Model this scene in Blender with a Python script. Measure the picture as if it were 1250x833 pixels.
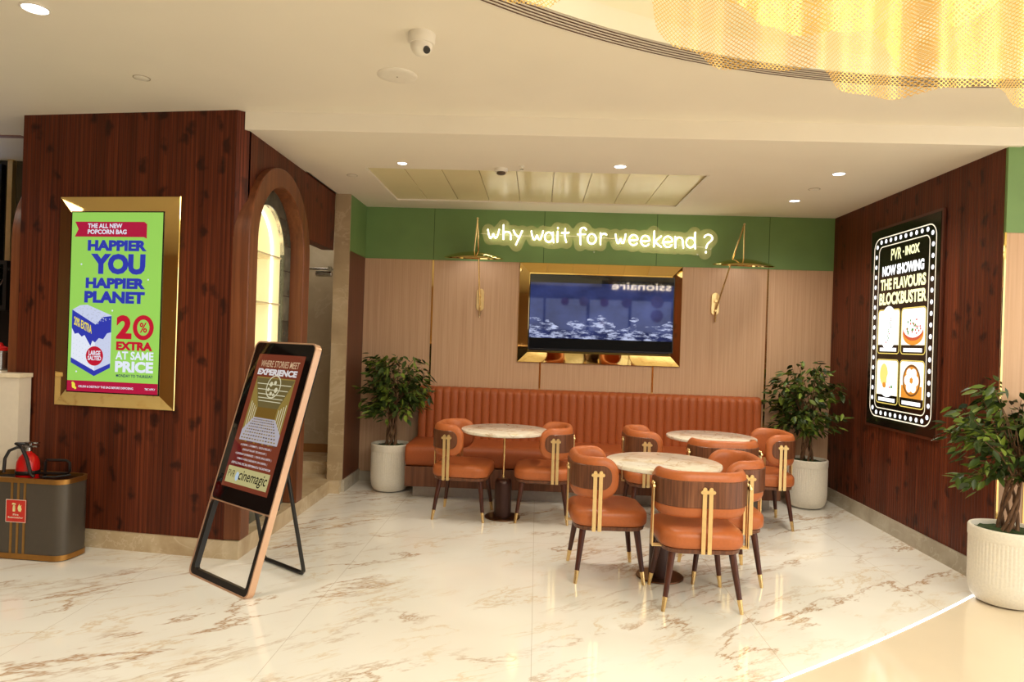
import bpy, bmesh, math, random
import numpy as np
from mathutils import Vector, Matrix
random.seed(7)
PI = math.pi
for o in list(bpy.data.objects): bpy.data.objects.remove(o)
S = bpy.context.scene
COL = S.collection

# ------------------------------------------------------------------ camera
FPX, IW = 833.0, 1250.0
YAW, ROLL = math.atan(31/FPX), 0.0325
cam_d = bpy.data.cameras.new('camera'); cam = bpy.data.objects.new('camera', cam_d); COL.objects.link(cam)
cam_d.sensor_width = 36.0; cam_d.lens = 36.0*FPX/IW; cam_d.clip_start = 0.05
fw = Vector((-math.sin(YAW), math.cos(YAW), 0)); rt = Vector((math.cos(YAW), math.sin(YAW), 0)); up = Vector((0, 0, 1))
r2 = math.cos(ROLL)*rt + math.sin(ROLL)*up; u2 = r2.cross(fw)
cam.matrix_world = Matrix(((r2.x, u2.x, -fw.x, 0), (r2.y, u2.y, -fw.y, 0), (r2.z, u2.z, -fw.z, 1.5), (0, 0, 0, 1)))
S.camera = cam

# ------------------------------------------------------------------ world, exposure, big light
S.view_settings.view_transform = 'Standard'; S.view_settings.look = 'None'
S.view_settings.gamma = 1.0; S.view_settings.use_curve_mapping = False
S.view_settings.exposure = 0.30
WORLD_STRENGTH = 1.8
DOME_STRENGTH = 0.62
DOME_FILL_W = 225.0
SPOT_W = 95.0
wd = bpy.data.worlds.new('world'); S.world = wd; wd.use_nodes = True
bg = wd.node_tree.nodes['Background']; bg.inputs[0].default_value = (1.0, 0.99, 0.965, 1); bg.inputs[1].default_value = WORLD_STRENGTH

# added, unseen fill light in the round dome, above and behind the camera
_l = bpy.data.lights.new('dome_fill', 'AREA'); _l.shape = 'DISK'; _l.size = 4.0; _l.energy = DOME_FILL_W; _l.color = (1.0, .97, .89)
_o = bpy.data.objects.new('dome_fill', _l); COL.objects.link(_o); _o.location = (2.2, -0.4, 3.5)

# ------------------------------------------------------------------ helpers
def lin(c):
    c /= 255.0
    return c/12.92 if c <= 0.04045 else ((c+0.055)/1.055)**2.4
def rgb(r, g, b): return (lin(r), lin(g), lin(b), 1.0)

class MB:
    """collects shapes; build() links them as one mesh object"""
    def __init__(self): self.v = []; self.f = []; self.m = []; self.mi = 0
    def add(self, vs, fs):
        b = len(self.v); self.v += [tuple(p) for p in vs]
        for f in fs: self.f.append([b+i for i in f]); self.m.append(self.mi)
    def mat(self, i): self.mi = i; return self
    def box(self, x0, y0, z0, x1, y1, z1):
        v = [(x0,y0,z0),(x1,y0,z0),(x1,y1,z0),(x0,y1,z0),(x0,y0,z1),(x1,y0,z1),(x1,y1,z1),(x0,y1,z1)]
        self.add(v, [(3,2,1,0),(4,5,6,7),(0,1,5,4),(1,2,6,5),(2,3,7,6),(3,0,4,7)]); return self
    def loft(self, rings, cap=True, closed=False):
        n = len(rings[0]); vs = [p for r in rings for p in r]; fs = []
        k = len(rings)
        for i in range(k if closed else k-1):
            a, b = i*n, ((i+1) % k)*n
            for j in range(n):
                q = (j+1) % n; fs.append((a+j, a+q, b+q, b+j))
        if cap and not closed: fs.append(tuple(reversed(range(n)))); fs.append(tuple((k-1)*n+j for j in range(n)))
        self.add(vs, fs); return self
    def prism(self, poly, axis, a, b):
        def P(p, t): return {'x': (t, p[0], p[1]), 'y': (p[0], t, p[1]), 'z': (p[0], p[1], t)}[axis]
        self.loft([[P(p, a) for p in poly], [P(p, b) for p in poly]]); return self
    def cyl(self, p0, p1, r0, r1=None, n=16):
        r1 = r0 if r1 is None else r1
        p0, p1 = Vector(p0), Vector(p1); d = (p1-p0).normalized()
        a = d.orthogonal().normalized(); b = d.cross(a)
        self.loft([[p+(a*math.cos(2*PI*i/n)+b*math.sin(2*PI*i/n))*r for i in range(n)] for p, r in ((p0, r0), (p1, r1))]); return self
    def tube(self, pts, r, n=10, closed=False):
        pts = [Vector(p) for p in pts]; k = len(pts); rings = []; a = None
        for i, p in enumerate(pts):
            if closed: t = (pts[(i+1) % k]-pts[i-1]).normalized()
            else: t = (pts[min(i+1, k-1)]-pts[max(i-1, 0)]).normalized()
            if a is None: a = t.orthogonal().normalized()
            a = (a-t*a.dot(t)).normalized(); b = t.cross(a)
            rr_ = r[i] if isinstance(r, (list, tuple)) else r
            rings.append([p+(a*math.cos(2*PI*j/n)+b*math.sin(2*PI*j/n))*rr_ for j in range(n)])
        self.loft(rings, cap=not closed, closed=closed); return self
    def lathe(self, prof, cx=0, cy=0, n=32, cz=0):
        self.loft([[(cx+r*math.cos(2*PI*i/n), cy+r*math.sin(2*PI*i/n), cz+z) for i in range(n)] for r, z in prof]); return self
    def flat(self, pts, y):                       # flat print facing -y
        self.add([(p[0], y, p[1]) for p in pts], [tuple(range(len(pts)))]); return self
    def rect(self, x0, z0, x1, z1, y): return self.flat([(x0,z0),(x1,z0),(x1,z1),(x0,z1)], y)
    def disc(self, cx, cz, rx, y, rz=None, n=24, a0=0, a1=360):
        rz = rz or rx
        full = a1-a0 >= 360
        return self.flat([(cx+rx*math.cos(math.radians(a0+(a1-a0)*i/n)), cz+rz*math.sin(math.radians(a0+(a1-a0)*i/n))) for i in range(n if full else n+1)], y)
    def band(self, outer, inner, y):              # flat ring between two outlines with the same number of points
        n = len(outer); vs = [(p[0], y, p[1]) for p in outer]+[(p[0], y, p[1]) for p in inner]
        self.add(vs, [(i, (i+1) % n, n+(i+1) % n, n+i) for i in range(n)]); return self
    def text(self, body, x0, z0, x1, z1, y, bold=0.0, shear=0.0, mirror=False, slope=0.0):
        vs, fs = glyphs(body, bold, shear)
        xs = [v[0] for v in vs]; zs = [v[1] for v in vs]
        a, b, c, d = min(xs), max(xs), min(zs), max(zs)
        out = []
        for v in vs:
            u = (v[0]-a)/(b-a); w = (v[1]-c)/(d-c)
            out.append(((x1-(x1-x0)*u) if mirror else (x0+(x1-x0)*u), y, z0+(z1-z0)*w+slope*(x1-x0)*u))
        self.add(out, fs); return self
    def build(self, name, mats, parent=None, smooth=35, bevel=0.0, bseg=2, sub=0, loc=None, rz=None):
        me = bpy.data.meshes.new(name)
        me.from_pydata(self.v, [], self.f)
        mats = mats if isinstance(mats, (list, tuple)) else [mats]
        for m in mats: me.materials.append(m)
        for p, i in zip(me.polygons, self.m): p.material_index = i
        bm = bmesh.new(); bm.from_mesh(me)
        if any(len(f) > 4 for f in self.f): pass
        bmesh.ops.recalc_face_normals(bm, faces=bm.faces[:]) if smooth is not None else None
        bm.to_mesh(me); bm.free(); me.update()
        if smooth:
            for p in me.polygons: p.use_smooth = True
            me.set_sharp_from_angle(angle=math.radians(smooth))
        o = bpy.data.objects.new(name, me); COL.objects.link(o)
        if parent is not None: o.parent = parent
        if loc is not None: o.location = loc
        if rz is not None: o.rotation_euler = (0, 0, rz)
        if bevel:
            b = o.modifiers.new('bevel', 'BEVEL'); b.width = bevel; b.segments = bseg; b.limit_method = 'ANGLE'; b.angle_limit = math.radians(40)
        if sub:
            s = o.modifiers.new('sub', 'SUBSURF'); s.levels = sub; s.render_levels = sub
        return o

_gl = {}
def glyphs(body, bold, shear):
    k = (body, bold, shear)
    if k not in _gl:
        cu = bpy.data.curves.new('txt', 'FONT'); cu.body = body; cu.offset = bold; cu.shear = shear
        cu.resolution_u = 3; cu.size = 1.0
        ob = bpy.data.objects.new('txt', cu); COL.objects.link(ob)
        dg = bpy.context.evaluated_depsgraph_get(); dg.update()
        me = bpy.data.meshes.new_from_object(ob.evaluated_get(dg))
        _gl[k] = ([(v.co.x, v.co.y) for v in me.vertices], [tuple(p.vertices) for p in me.polygons])
        bpy.data.objects.remove(ob); bpy.data.curves.remove(cu); bpy.data.meshes.remove(me)
    return _gl[k]

def tag(o, label, cat, group=None):
    o['label'] = label; o['category'] = cat
    if group: o['group'] = group
    return o
def thing(name, label, cat, loc=(0, 0, 0), rz=0.0, group=None):
    o = bpy.data.objects.new(name, None); COL.objects.link(o); o.empty_display_size = 0.1
    o.location = loc; o.rotation_euler = (0, 0, rz)
    return tag(o, label, cat, group)
def struct(o): o['kind'] = 'structure'; return o
def copy_tree(o, parent=None):
    c = o.copy(); COL.objects.link(c)
    if parent is not None: c.parent = parent
    for ch in list(o.children): copy_tree(ch, c)
    return c
def rrect(x0, z0, x1, z1, r, n=6):
    pts = []
    for cx, cz, a in ((x1-r, z0+r, -90), (x1-r, z1-r, 0), (x0+r, z1-r, 90), (x0+r, z0+r, 180)):
        for i in range(n+1):
            t = math.radians(a+90*i/n); pts.append((cx+r*math.cos(t), cz+r*math.sin(t)))
    return pts

# ------------------------------------------------------------------ materials
class NT:
    def __init__(self, name):
        self.m = bpy.data.materials.new(name); self.m.use_nodes = True
        self.t = self.m.node_tree; self.t.nodes.clear()
        self.out = self.n('ShaderNodeOutputMaterial'); self.b = self.n('ShaderNodeBsdfPrincipled')
        self.l(self.b.outputs[0], self.out.inputs[0])
    def n(self, t, **kw):
        x = self.t.nodes.new(t)
        for k, v in kw.items(): setattr(x, k, v)
        return x
    def l(self, a, b): self.t.links.new(a, b)
    def coord(self, sx=1, sy=1, sz=1, rot=(0, 0, 0), which='Object'):
        c = self.n('ShaderNodeTexCoord'); mp = self.n('ShaderNodeMapping')
        mp.inputs['Scale'].default_value = (sx, sy, sz); mp.inputs['Rotation'].default_value = rot
        self.l(c.outputs[which], mp.inputs[0]); return mp.outputs[0]
    def noise(self, vec, scale=5, detail=3, rough=0.5, dist=0.0):
        x = self.n('ShaderNodeTexNoise'); self.l(vec, x.inputs['Vector'])
        x.inputs['Scale'].default_value = scale; x.inputs['Detail'].default_value = detail
        x.inputs['Roughness'].default_value = rough; x.inputs['Distortion'].default_value = dist
        return x.outputs['Fac']
    def ramp(self, fac, stops):
        r = self.n('ShaderNodeValToRGB'); self.l(fac, r.inputs[0]); e = r.color_ramp.elements
        e[0].position, e[0].color = stops[0]; e[1].position, e[1].color = stops[-1]
        for p, c in stops[1:-1]:
            q = e.new(p); q.color = c
        return r.outputs[0]
    def mix(self, fac, a, b, mode='MIX'):
        x = self.n('ShaderNodeMix', data_type='RGBA', blend_type=mode)
        for i, v in ((0, fac), (6, a), (7, b)):
            if isinstance(v, (float, int)): x.inputs[i].default_value = v
            elif isinstance(v, tuple): x.inputs[i].default_value = v
            else: self.l(v, x.inputs[i])
        return x.outputs[2]
    def math(self, op, a, b=0.0, c=None):
        x = self.n('ShaderNodeMath', operation=op)
        for i, v in enumerate((a, b) if c is None else (a, b, c)):
            if isinstance(v, (float, int)): x.inputs[i].default_value = v
            else: self.l(v, x.inputs[i])
        return x.outputs[0]
    def sep(self, vec):
        x = self.n('ShaderNodeSeparateXYZ'); self.l(vec, x.inputs[0]); return x.outputs
    def bump(self, h, strength=0.3, dist=0.01):
        x = self.n('ShaderNodeBump'); x.inputs['Strength'].default_value = strength; x.inputs['Distance'].default_value = dist
        self.l(h, x.inputs['Height']); self.l(x.outputs[0], self.b.inputs['Normal'])
    def set(self, base=None, rough=None, metal=None, spec=None, coat=None, em=None, es=None, alpha=None):
        for k, v in (('Base Color', base), ('Roughness', rough), ('Metallic', metal), ('Specular IOR Level', spec), ('Coat Weight', coat), ('Emission Color', em), ('Emission Strength', es), ('Alpha', alpha)):
            if v is None: continue
            if hasattr(v, 'is_output'): self.l(v, self.b.inputs[k])
            else: self.b.inputs[k].default_value = v
        return self.m

def plain(name, c, rough=0.5, metal=0.0, spec=0.5, coat=0.0, var=0.06, scale=30):
    """a paint, metal or leather with a faint procedural variation"""
    t = NT(name); v = t.coord()
    n = t.noise(v, scale, 2)
    d = tuple(max(0, x*(1-var)) for x in c[:3])+(1,); h = tuple(min(1, x*(1+var)) for x in c[:3])+(1,)
    return t.set(base=t.ramp(n, [(0.3, d), (0.7, h)]), rough=rough, metal=metal, spec=spec, coat=coat)
def glow(name, c, s, rough=0.3, base=None):
    t = NT(name); return t.set(base=base or (c[0]*.3, c[1]*.3, c[2]*.3, 1), rough=rough, em=c, es=s)

def red_boards():
    t = NT('dark red ribbed pine'); v = t.coord()
    st = t.noise(t.coord(55, 55, 0.7), 1.0, 4, 0.65)
    st2 = t.noise(t.coord(9, 9, 0.35), 1.0, 2)
    c = t.ramp(st, [(0.25, rgb(66, 27, 14)), (0.5, rgb(100, 45, 24)), (0.75, rgb(134, 66, 38))])
    c = t.mix(t.ramp(st2, [(0.35, (0.62, 0.62, 0.62, 1)), (0.7, (1.12, 1.12, 1.12, 1))]), (0, 0, 0, 1), c)
    # knots: soft dark smudges, staggered
    vo = t.n('ShaderNodeTexVoronoi', voronoi_dimensions='2D'); vo.inputs['Scale'].default_value = 1.0
    q = t.sep(v); cb = t.n('ShaderNodeCombineXYZ')
    wob = t.math('MULTIPLY', t.math('SUBTRACT', t.noise(t.coord(1, 1, 1), 11.0, 3), .5), 1.0)
    wob2 = t.math('MULTIPLY', t.math('SUBTRACT', t.noise(t.coord(1, 1, 1), 7.0, 2), .5), 1.3)
    t.l(t.math('ADD', t.math('MULTIPLY', t.math('ADD', q[0], q[1]), 7.0), wob2), cb.inputs[0]); t.l(t.math('ADD', t.math('MULTIPLY', q[2], 4.6), wob), cb.inputs[1])
    t.l(cb.outputs[0], vo.inputs['Vector'])
    k = t.ramp(vo.outputs['Distance'], [(0.08, (1, 1, 1, 1)), (0.27, (0, 0, 0, 1))])
    on = t.ramp(t.sep(vo.outputs['Color'])[0], [(0.42, (0, 0, 0, 1)), (0.5, (1, 1, 1, 1))])
    kf = t.math('MULTIPLY', t.math('MULTIPLY', k, on), 0.75)
    c = t.mix(kf, c, rgb(30, 12, 8))
    # fine grooves
    s = t.sep(v); g = t.math('PINGPONG', t.math('ADD', s[0], t.math('MULTIPLY', s[1], 1.0)), 0.017)
    gl = t.ramp(t.math('DIVIDE', g, 0.017), [(0.0, (0.45, 0.45, 0.45, 1)), (0.22, (1, 1, 1, 1))])
    c = t.mix(1.0, c, gl, 'MULTIPLY')
    t.bump(gl, 0.5, 0.004)
    return t.set(base=c, rough=0.45, spec=0.22)
def wood(name, dark, mid, light, rough=0.45, sx=40, sz=1.2, axis='z', coat=0.0, spec=0.4):
    t = NT(name)
    sc = {'z': (sx, sx, sz), 'y': (sx, sz, sx), 'x': (sz, sx, sx)}[axis]
    n = t.noise(t.coord(*sc), 1.0, 4, 0.6)
    return t.set(base=t.ramp(n, [(0.28, dark), (0.5, mid), (0.74, light)]), rough=rough, coat=coat, spec=spec)
def marble_floor():
    t = NT('polished cream marble with golden veins'); v = t.coord()
    cl = t.noise(v, 0.9, 3)
    base = t.ramp(cl, [(0.3, rgb(226, 221, 212)), (0.7, rgb(240, 237, 230))])
    def veins(sx, sy, scale, width, mscale, lo):
        mp = t.n('ShaderNodeMapping'); mp.inputs['Scale'].default_value = (sx, sy, 1)
        t.l(t.coord(1, 1, 1, (0, 0, math.radians(-36))), mp.inputs[0]); vv = mp.outputs[0]
        n = t.noise(vv, scale, 7, 0.66, 0.35)
        a = t.math('ABSOLUTE', t.math('SUBTRACT', n, 0.5))
        ln = t.ramp(a, [(0.0, (1, 1, 1, 1)), (width*.4, (.45, .45, .45, 1)), (width, (0, 0, 0, 1))])
        mk = t.ramp(t.noise(vv, mscale, 4), [(lo, (0, 0, 0, 1)), (lo+0.14, (1, 1, 1, 1))])
        return t.math('MULTIPLY', ln, mk)
    v1 = veins(0.42, 1.25, 1.5, 0.020, 1.7, 0.44)
    v2 = veins(0.6, 1.5, 3.0, 0.030, 2.6, 0.48)
    v3 = veins(0.5, 1.5, 0.8, 0.05, 1.6, 0.54)
    c = t.mix(t.math('MULTIPLY', v3, 0.30), base, rgb(206, 176, 126))
    c = t.mix(t.math('MULTIPLY', v2, 0.55), c, rgb(206, 170, 112))
    c = t.mix(t.math('MULTIPLY', v1, 0.85), c, rgb(164, 116, 56))
    # hairline joints of the large slabs
    s = t.sep(v)
    jx = t.math('LESS_THAN', t.math('PINGPONG', t.math('SUBTRACT', s[0], 0.02), 0.6), 0.0015)
    jy = t.math('LESS_THAN', t.math('PINGPONG', t.math('SUBTRACT', s[1], 0.30), 1.2), 0.0015)
    c = t.mix(t.math('MULTIPLY', t.math('MAXIMUM', jx, jy), 0.45), c, rgb(150, 125, 95))
    return t.set(base=c, rough=0.07, spec=0.5)
def stone(name, dark, mid, light, rough=0.3, scale=2.0):
    t = NT(name); v = t.coord()
    c = t.ramp(t.noise(v, scale, 5, 0.6, 0.4), [(0.3, dark), (0.52, mid), (0.75, light)])
    a = t.math('ABSOLUTE', t.math('SUBTRACT', t.noise(t.coord(1, 1, 1.6, (0.5, 0.4, 0.7)), scale*0.7, 5, 0.6, 0.6), 0.5))
    c = t.mix(t.ramp(a, [(0.0, (0.5, 0.5, 0.5, 1)), (0.014, (0, 0, 0, 1))]), c, light)
    return t.set(base=c, rough=rough)
def tile_wall(name):
    t = NT(name); br = t.n('ShaderNodeTexBrick'); t.l(t.coord(1, 1, 1, (PI/2, 0, PI/2)), br.inputs['Vector'])
    br.inputs['Scale'].default_value = 1.0; br.inputs['Brick Width'].default_value = 0.2; br.inputs['Row Height'].default_value = 0.2; br.inputs['Mortar Size'].default_value = 0.003
    br.inputs['Color1'].default_value = rgb(70, 70, 60); br.inputs['Color2'].default_value = rgb(104, 102, 88); br.inputs['Mortar'].default_value = rgb(60, 58, 50)
    n = t.ramp(t.noise(t.coord(), 9, 4), [(0.3, (0.6, 0.6, 0.6, 1)), (0.7, (1.25, 1.25, 1.25, 1))])
    return t.set(base=t.mix(1.0, br.outputs['Color'], n, 'MULTIPLY'), rough=0.2)
def net():
    t = NT('golden metal mesh'); s = t.sep(t.coord())
    K = 0.0085
    a = t.math('PINGPONG', t.math('ADD', s[0], s[2]), K); b = t.math('PINGPONG', t.math('SUBTRACT', s[0], s[2]), K)
    ln = t.math('LESS_THAN', t.math('MINIMUM', a, b), 0.0019)
    return t.set(base=rgb(226, 180, 90), rough=0.4, metal=0.35, alpha=t.math('MULTIPLY', ln, 1.0))

M = {}
M['boards'] = red_boards()
M['arch'] = wood('walnut moulding', rgb(92, 50, 28), rgb(116, 66, 38), rgb(134, 80, 48), 0.35, 30, 1.0)
M['veneer'] = wood('light oak veneer', rgb(186, 147, 114), rgb(199, 161, 128), rgb(210, 174, 142), 0.42, 60, 0.9)
M['brownveneer'] = wood('brown veneer', rgb(80, 42, 26), rgb(98, 54, 34), rgb(114, 66, 42), 0.4, 50, 0.9)
M['benchwood'] = wood('walnut bench base', rgb(86, 50, 32), rgb(112, 68, 44), rgb(130, 84, 58), 0.45, 50, 0.9)
M['walnut'] = wood('walnut chair wood', rgb(78, 44, 28), rgb(104, 62, 40), rgb(132, 84, 56), 0.35, 70, 3.0)
M['legwood'] = wood('dark walnut leg', rgb(54, 26, 18), rgb(76, 38, 26), rgb(92, 50, 34), 0.3, 60, 4.0)
M['green'] = plain('sage green panel paint', rgb(110, 142, 82), 0.5, var=0.05, scale=4)
M['ceil'] = plain('warm white ceiling paint', rgb(240, 232, 214), 0.6, var=0.015, scale=2)
M['floor'] = marble_floor()
M['plainfloor'] = plain('plain cream tile', rgb(218, 202, 178), 0.08, var=0.03, scale=2)
M['greymarble'] = stone('grey marble skirting', rgb(156, 146, 128), rgb(178, 168, 150), rgb(196, 188, 172), 0.25, 3)
M['beigestone'] = stone('beige stone', rgb(160, 136, 104), rgb(182, 158, 124), rgb(206, 184, 152), 0.3, 1.6)
M['stepstone'] = stone('tan marble step', rgb(176, 150, 114), rgb(200, 178, 144), rgb(222, 204, 174), 0.15, 3)
M['tile'] = tile_wall('dark glazed tile')
M['darktile'] = plain('dark green glazed wall', rgb(58, 54, 40), 0.25, var=0.3, scale=5)
M['leather'] = plain('orange leather', rgb(178, 98, 52), 0.42, spec=0.4, var=0.05, scale=60)
M['benchleather'] = plain('rust orange leather', rgb(160, 82, 42), 0.45, spec=0.35, var=0.05, scale=60)
M['brass'] = plain('polished brass', rgb(232, 200, 140), 0.2, 1.0, var=0.04)
M['satinbrass'] = plain('satin brass', rgb(236, 208, 150), 0.34, 1.0, var=0.04)
M['gold'] = plain('gold mirror', rgb(232, 202, 132), 0.04, 1.0, var=0.02, scale=2)
M['bronze'] = plain('dark bronze paint', rgb(62, 34, 26), 0.35, 0.3)
M['topmarble'] = stone('white table marble', rgb(216, 204, 182), rgb(236, 228, 212), rgb(176, 136, 86), 0.12, 3.2)
M['topmarble'].node_tree.nodes['Principled BSDF'].inputs['Roughness'].default_value = 0.12
M['pot'] = plain('white ribbed cement', rgb(226, 218, 202), 0.65, var=0.05, scale=80)
M['moss'] = plain('moss', rgb(44, 62, 22), 0.9, var=0.5, scale=60)
M['bark'] = wood('bark', rgb(70, 46, 30), rgb(104, 74, 50), rgb(134, 102, 72), 0.8, 60, 8)
M['black'] = plain('black metal', rgb(24, 20, 18), 0.35)
M['screenblack'] = plain('black screen glass', rgb(14, 12, 11), 0.05)
M['bezel'] = plain('black bezel', rgb(18, 16, 16), 0.25)
M['grey'] = plain('charcoal grey enamel', rgb(84, 76, 66), 0.4, 0.3, var=0.03)
M['red'] = plain('red enamel', rgb(196, 22, 20), 0.2, var=0.03)
M['steel'] = plain('brushed steel', rgb(190, 190, 186), 0.25, 1.0)
M['rosegold'] = plain('rose gold aluminium', rgb(226, 184, 152), 0.3, 0.6, var=0.02)
M['white'] = plain('white plastic', rgb(235, 228, 212), 0.4, var=0.02)
M['counter'] = plain('white counter laminate', rgb(228, 216, 196), 0.35, var=0.02)
M['net'] = net()
M['dome'] = glow('cove glow dome', (0.98, 0.95, 0.62, 1), DOME_STRENGTH, base=(0.62, 0.58, 0.36, 1))  # emission paints cove light onto the dome; the ceiling itself is no lamp
M['led'] = glow('cool led strip', (0.86, 0.92, 1.0, 1), 4.0)
M['warmled'] = glow('warm led strip', (1.0, 0.97, 0.85, 1), 3.2)
M['lamp'] = glow('lamp lens', (0.92, 0.95, 1.0, 1), 7.0)
M['neon'] = glow('neon tube', (1.0, 0.94, 0.74, 1), 4.6)
def leaf_mat():
    t = NT('ficus leaf'); o = t.n('ShaderNodeNewGeometry')
    c = t.ramp(o.outputs['Random Per Island'], [(0.0, rgb(34, 48, 16)), (0.55, rgb(60, 80, 26)), (1.0, rgb(120, 138, 48))])
    return t.set(base=c, rough=0.45, spec=0.4)
M['leaf'] = leaf_mat()

# ================================================================== THE SETTING
YB, XR, XL, ZC, ZU = 7.05, 2.98, -1.82, 2.85, 2.97       # back wall, right wall, left end wall, low ceiling, high ceiling
YF = 4.47                                                # front face of the lowered ceiling

# floor: marble and plain tile meet along a long shallow curve
cc, cr = (-11.268, 21.100), 21.837
def arc_pts():
    pts = []; y = 4.5
    while True:
        x = cc[0]+math.sqrt(max(0, cr*cr-(y-cc[1])**2))
        if x < -6.9: break
        pts.append((x, y)); y -= 0.15
    return pts+[(-7, y+0.1)]
AP = arc_pts()
m = MB(); m.add([(x, y, 0) for x, y in AP+[(-7, 9), (7, 9), (7, 4.5)]], [tuple(range(len(AP)+3))])
struct(m.build('floor', M['floor'], smooth=None))
m = MB(); m.add([(x, y, 0) for x, y in AP[::-1]+[(7, 4.5), (7, -5), (-7, -5)]], [tuple(range(len(AP)+3))])
struct(m.build('floor', M['plainfloor'], smooth=None))
m = MB(); n = len(AP)
inn = []; out = []
for i, (x, y) in enumerate(AP):
    dx, dy = x-cc[0], y-cc[1]; L = math.hypot(dx, dy)
    inn.append((x-dx/L*.006, y-dy/L*.006)); out.append((x+dx/L*.006, y+dy/L*.006))
m.loft([[(inn[i][0], inn[i][1], -.004), (out[i][0], out[i][1], -.004), (out[i][0], out[i][1], .0025), (inn[i][0], inn[i][1], .0025)] for i in range(n)])
o = m.build('floor_light_strip', M['led'], smooth=None)
tag(o, 'thin white light strip set in the floor where cream marble meets plain tile', 'light strip')

# upper ceiling with the round opening
HC, HR = (2.22, -0.20), 3.90
def hole_ceiling(x0, y0, x1, y1, z):
    vs = []; fs = []; N = 128
    angs = sorted(set([2*PI*i/N for i in range(N)]+[math.atan2(y-HC[1], x-HC[0]) % (2*PI) for x in (x0, x1) for y in (y0, y1)]))
    for a in angs:
        c, s = math.cos(a), math.sin(a)
        t = min([((x1 if c > 0 else x0)-HC[0])/c if abs(c) > 1e-9 else 1e9, ((y1 if s > 0 else y0)-HC[1])/s if abs(s) > 1e-9 else 1e9])
        vs.append((HC[0]+HR*c, HC[1]+HR*s, z)); vs.append((HC[0]+t*c, HC[1]+t*s, z))
    k = len(angs)
    for i in range(k):
        j = (i+1) % k; fs.append((2*i, 2*i+1, 2*j+1, 2*j))
    return vs, fs
m = MB(); m.add(*hole_ceiling(-7, -5, 7, YF, ZU))
m.add([(-7, YF, ZU), (-1.99, YF, ZU), (-1.99, 8, ZU), (-7, 8, ZU)], [(0, 1, 2, 3)])
# lip of the opening, ledge and cove wall
N = 96
def ring(r, z): return [(HC[0]+r*math.cos(2*PI*i/N), HC[1]+r*math.sin(2*PI*i/N), z) for i in range(N)]
m.loft([ring(HR, ZU), ring(HR, ZU+.10), ring(HR+.35, ZU+.10), ring(HR+.35, ZU+.62)], cap=False)
ceiling = struct(m.build('ceiling', M['ceil'], smooth=30))
m = MB(); m.add(ring(HR+.36, ZU+.60), [tuple(range(N))])
struct(m.build('ceiling_dome', M['dome'], smooth=None))
# slot diffuser round the opening
dif = thing('ring_air_diffuser', 'curved slot air diffuser ringing the round ceiling opening', 'air vent', (HC[0], HC[1], ZU))
m = MB()
def annulus(mb, r0, r1, z):
    for i in range(N):
        a, b = 2*PI*i/N, 2*PI*(i+1)/N
        k = len(mb.v)
        mb.add([(r0*math.cos(a), r0*math.sin(a), z), (r1*math.cos(a), r1*math.sin(a), z), (r1*math.cos(b), r1*math.sin(b), z), (r0*math.cos(b), r0*math.sin(b), z)], [(0, 1, 2, 3)])
N = 160
annulus(m, HR+.002, HR+.135, -.003); m.build('frame', M['white'], dif, smooth=None)
m = MB()
for k in range(5): annulus(m, HR+.012+.024*k, HR+.021+.024*k, -.005)
m.build('slot', plain('slot shadow gap', rgb(96, 66, 52), 0.6), dif, smooth=None)

# lowered ceiling with a shallow tray of linear panels
m = MB()
X0, X1, Y0, Y1 = -1.42, 1.30, 5.42, 6.66
for a, b, c, d in ((-1.99, YF, X0, 7.2), (X1, YF, 3.06, 7.2), (X0, YF, X1, Y0), (X0, Y1, X1, 7.2)):
    m.box(a, b, ZC, c, d, ZC+.3)
low = struct(m.build('ceiling_low', M['ceil'], smooth=None))
PANEL = plain('satin cream ceiling panel', rgb(244, 230, 186), 0.24, var=0.02, scale=3)
for k in range(9):
    w = (X1-X0)/9
    m = MB(); m.box(X0+w*k+.003, Y0+.004, ZC+.012, X0+w*(k+1)-.003, Y1-.004, ZC+.03)
    m.build('panel', PANEL, low, smooth=None)
m = MB(); m.box(X0, Y0, ZC+.032, X1, Y1, ZC+.2); m.build('backing', M['ceil'], low, smooth=None)
m = MB(); m.box(X1-.012, Y0, ZC-.003, X1+.012, Y1, ZC); m.build('edge_strip', M['white'], low, smooth=None)

# back wall: oak veneer below, green panels above
m = MB(); m.box(-1.95, YB, 0, 3.1, YB+.15, 2.315); struct(m.build('wall_back', M['veneer'], smooth=None))
m = MB(); m.box(-1.95, YB-.006, 2.315, 3.1, YB+.15, 2.86); wbu = struct(m.build('wall_back_upper', M['green'], smooth=None))
SEAM = plain('panel joint', rgb(58, 82, 38), 0.7)
SX = (-1.105, 0.035, 1.190, 2.328)
for x in SX:
    m = MB(); m.box(x-.003, YB-.0075, 2.315, x+.003, YB-.005, 2.86); m.build('seam', SEAM, wbu, smooth=None)
for i, x in enumerate(SX):
    m = MB(); m.box(x-.009, YB-.004, 0.08, x+.009, YB+.01, 2.313)
    struct(m.build('trim_%d' % (i+1), M['gold'], smooth=None))
m = MB(); m.box(XL, YB-.015, 0, XR, YB+.01, 0.10); struct(m.build('baseboard_back', M['greymarble'], smooth=None))

# right wall: dark ribbed pine (built along local x, then turned)
L = YB-4.5
m = MB(); m.box(0, -.0, 0.13, L+.03, .09, ZC+.01); struct(m.build('wall_right', M['boards'], smooth=None, loc=(XR, YB+.05, 0), rz=-PI/2))
m = MB(); m.box(XR-.018, 4.5, 0, XR+.09, YB, 0.13); struct(m.build('baseboard_right', M['greymarble'], smooth=None))
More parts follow.
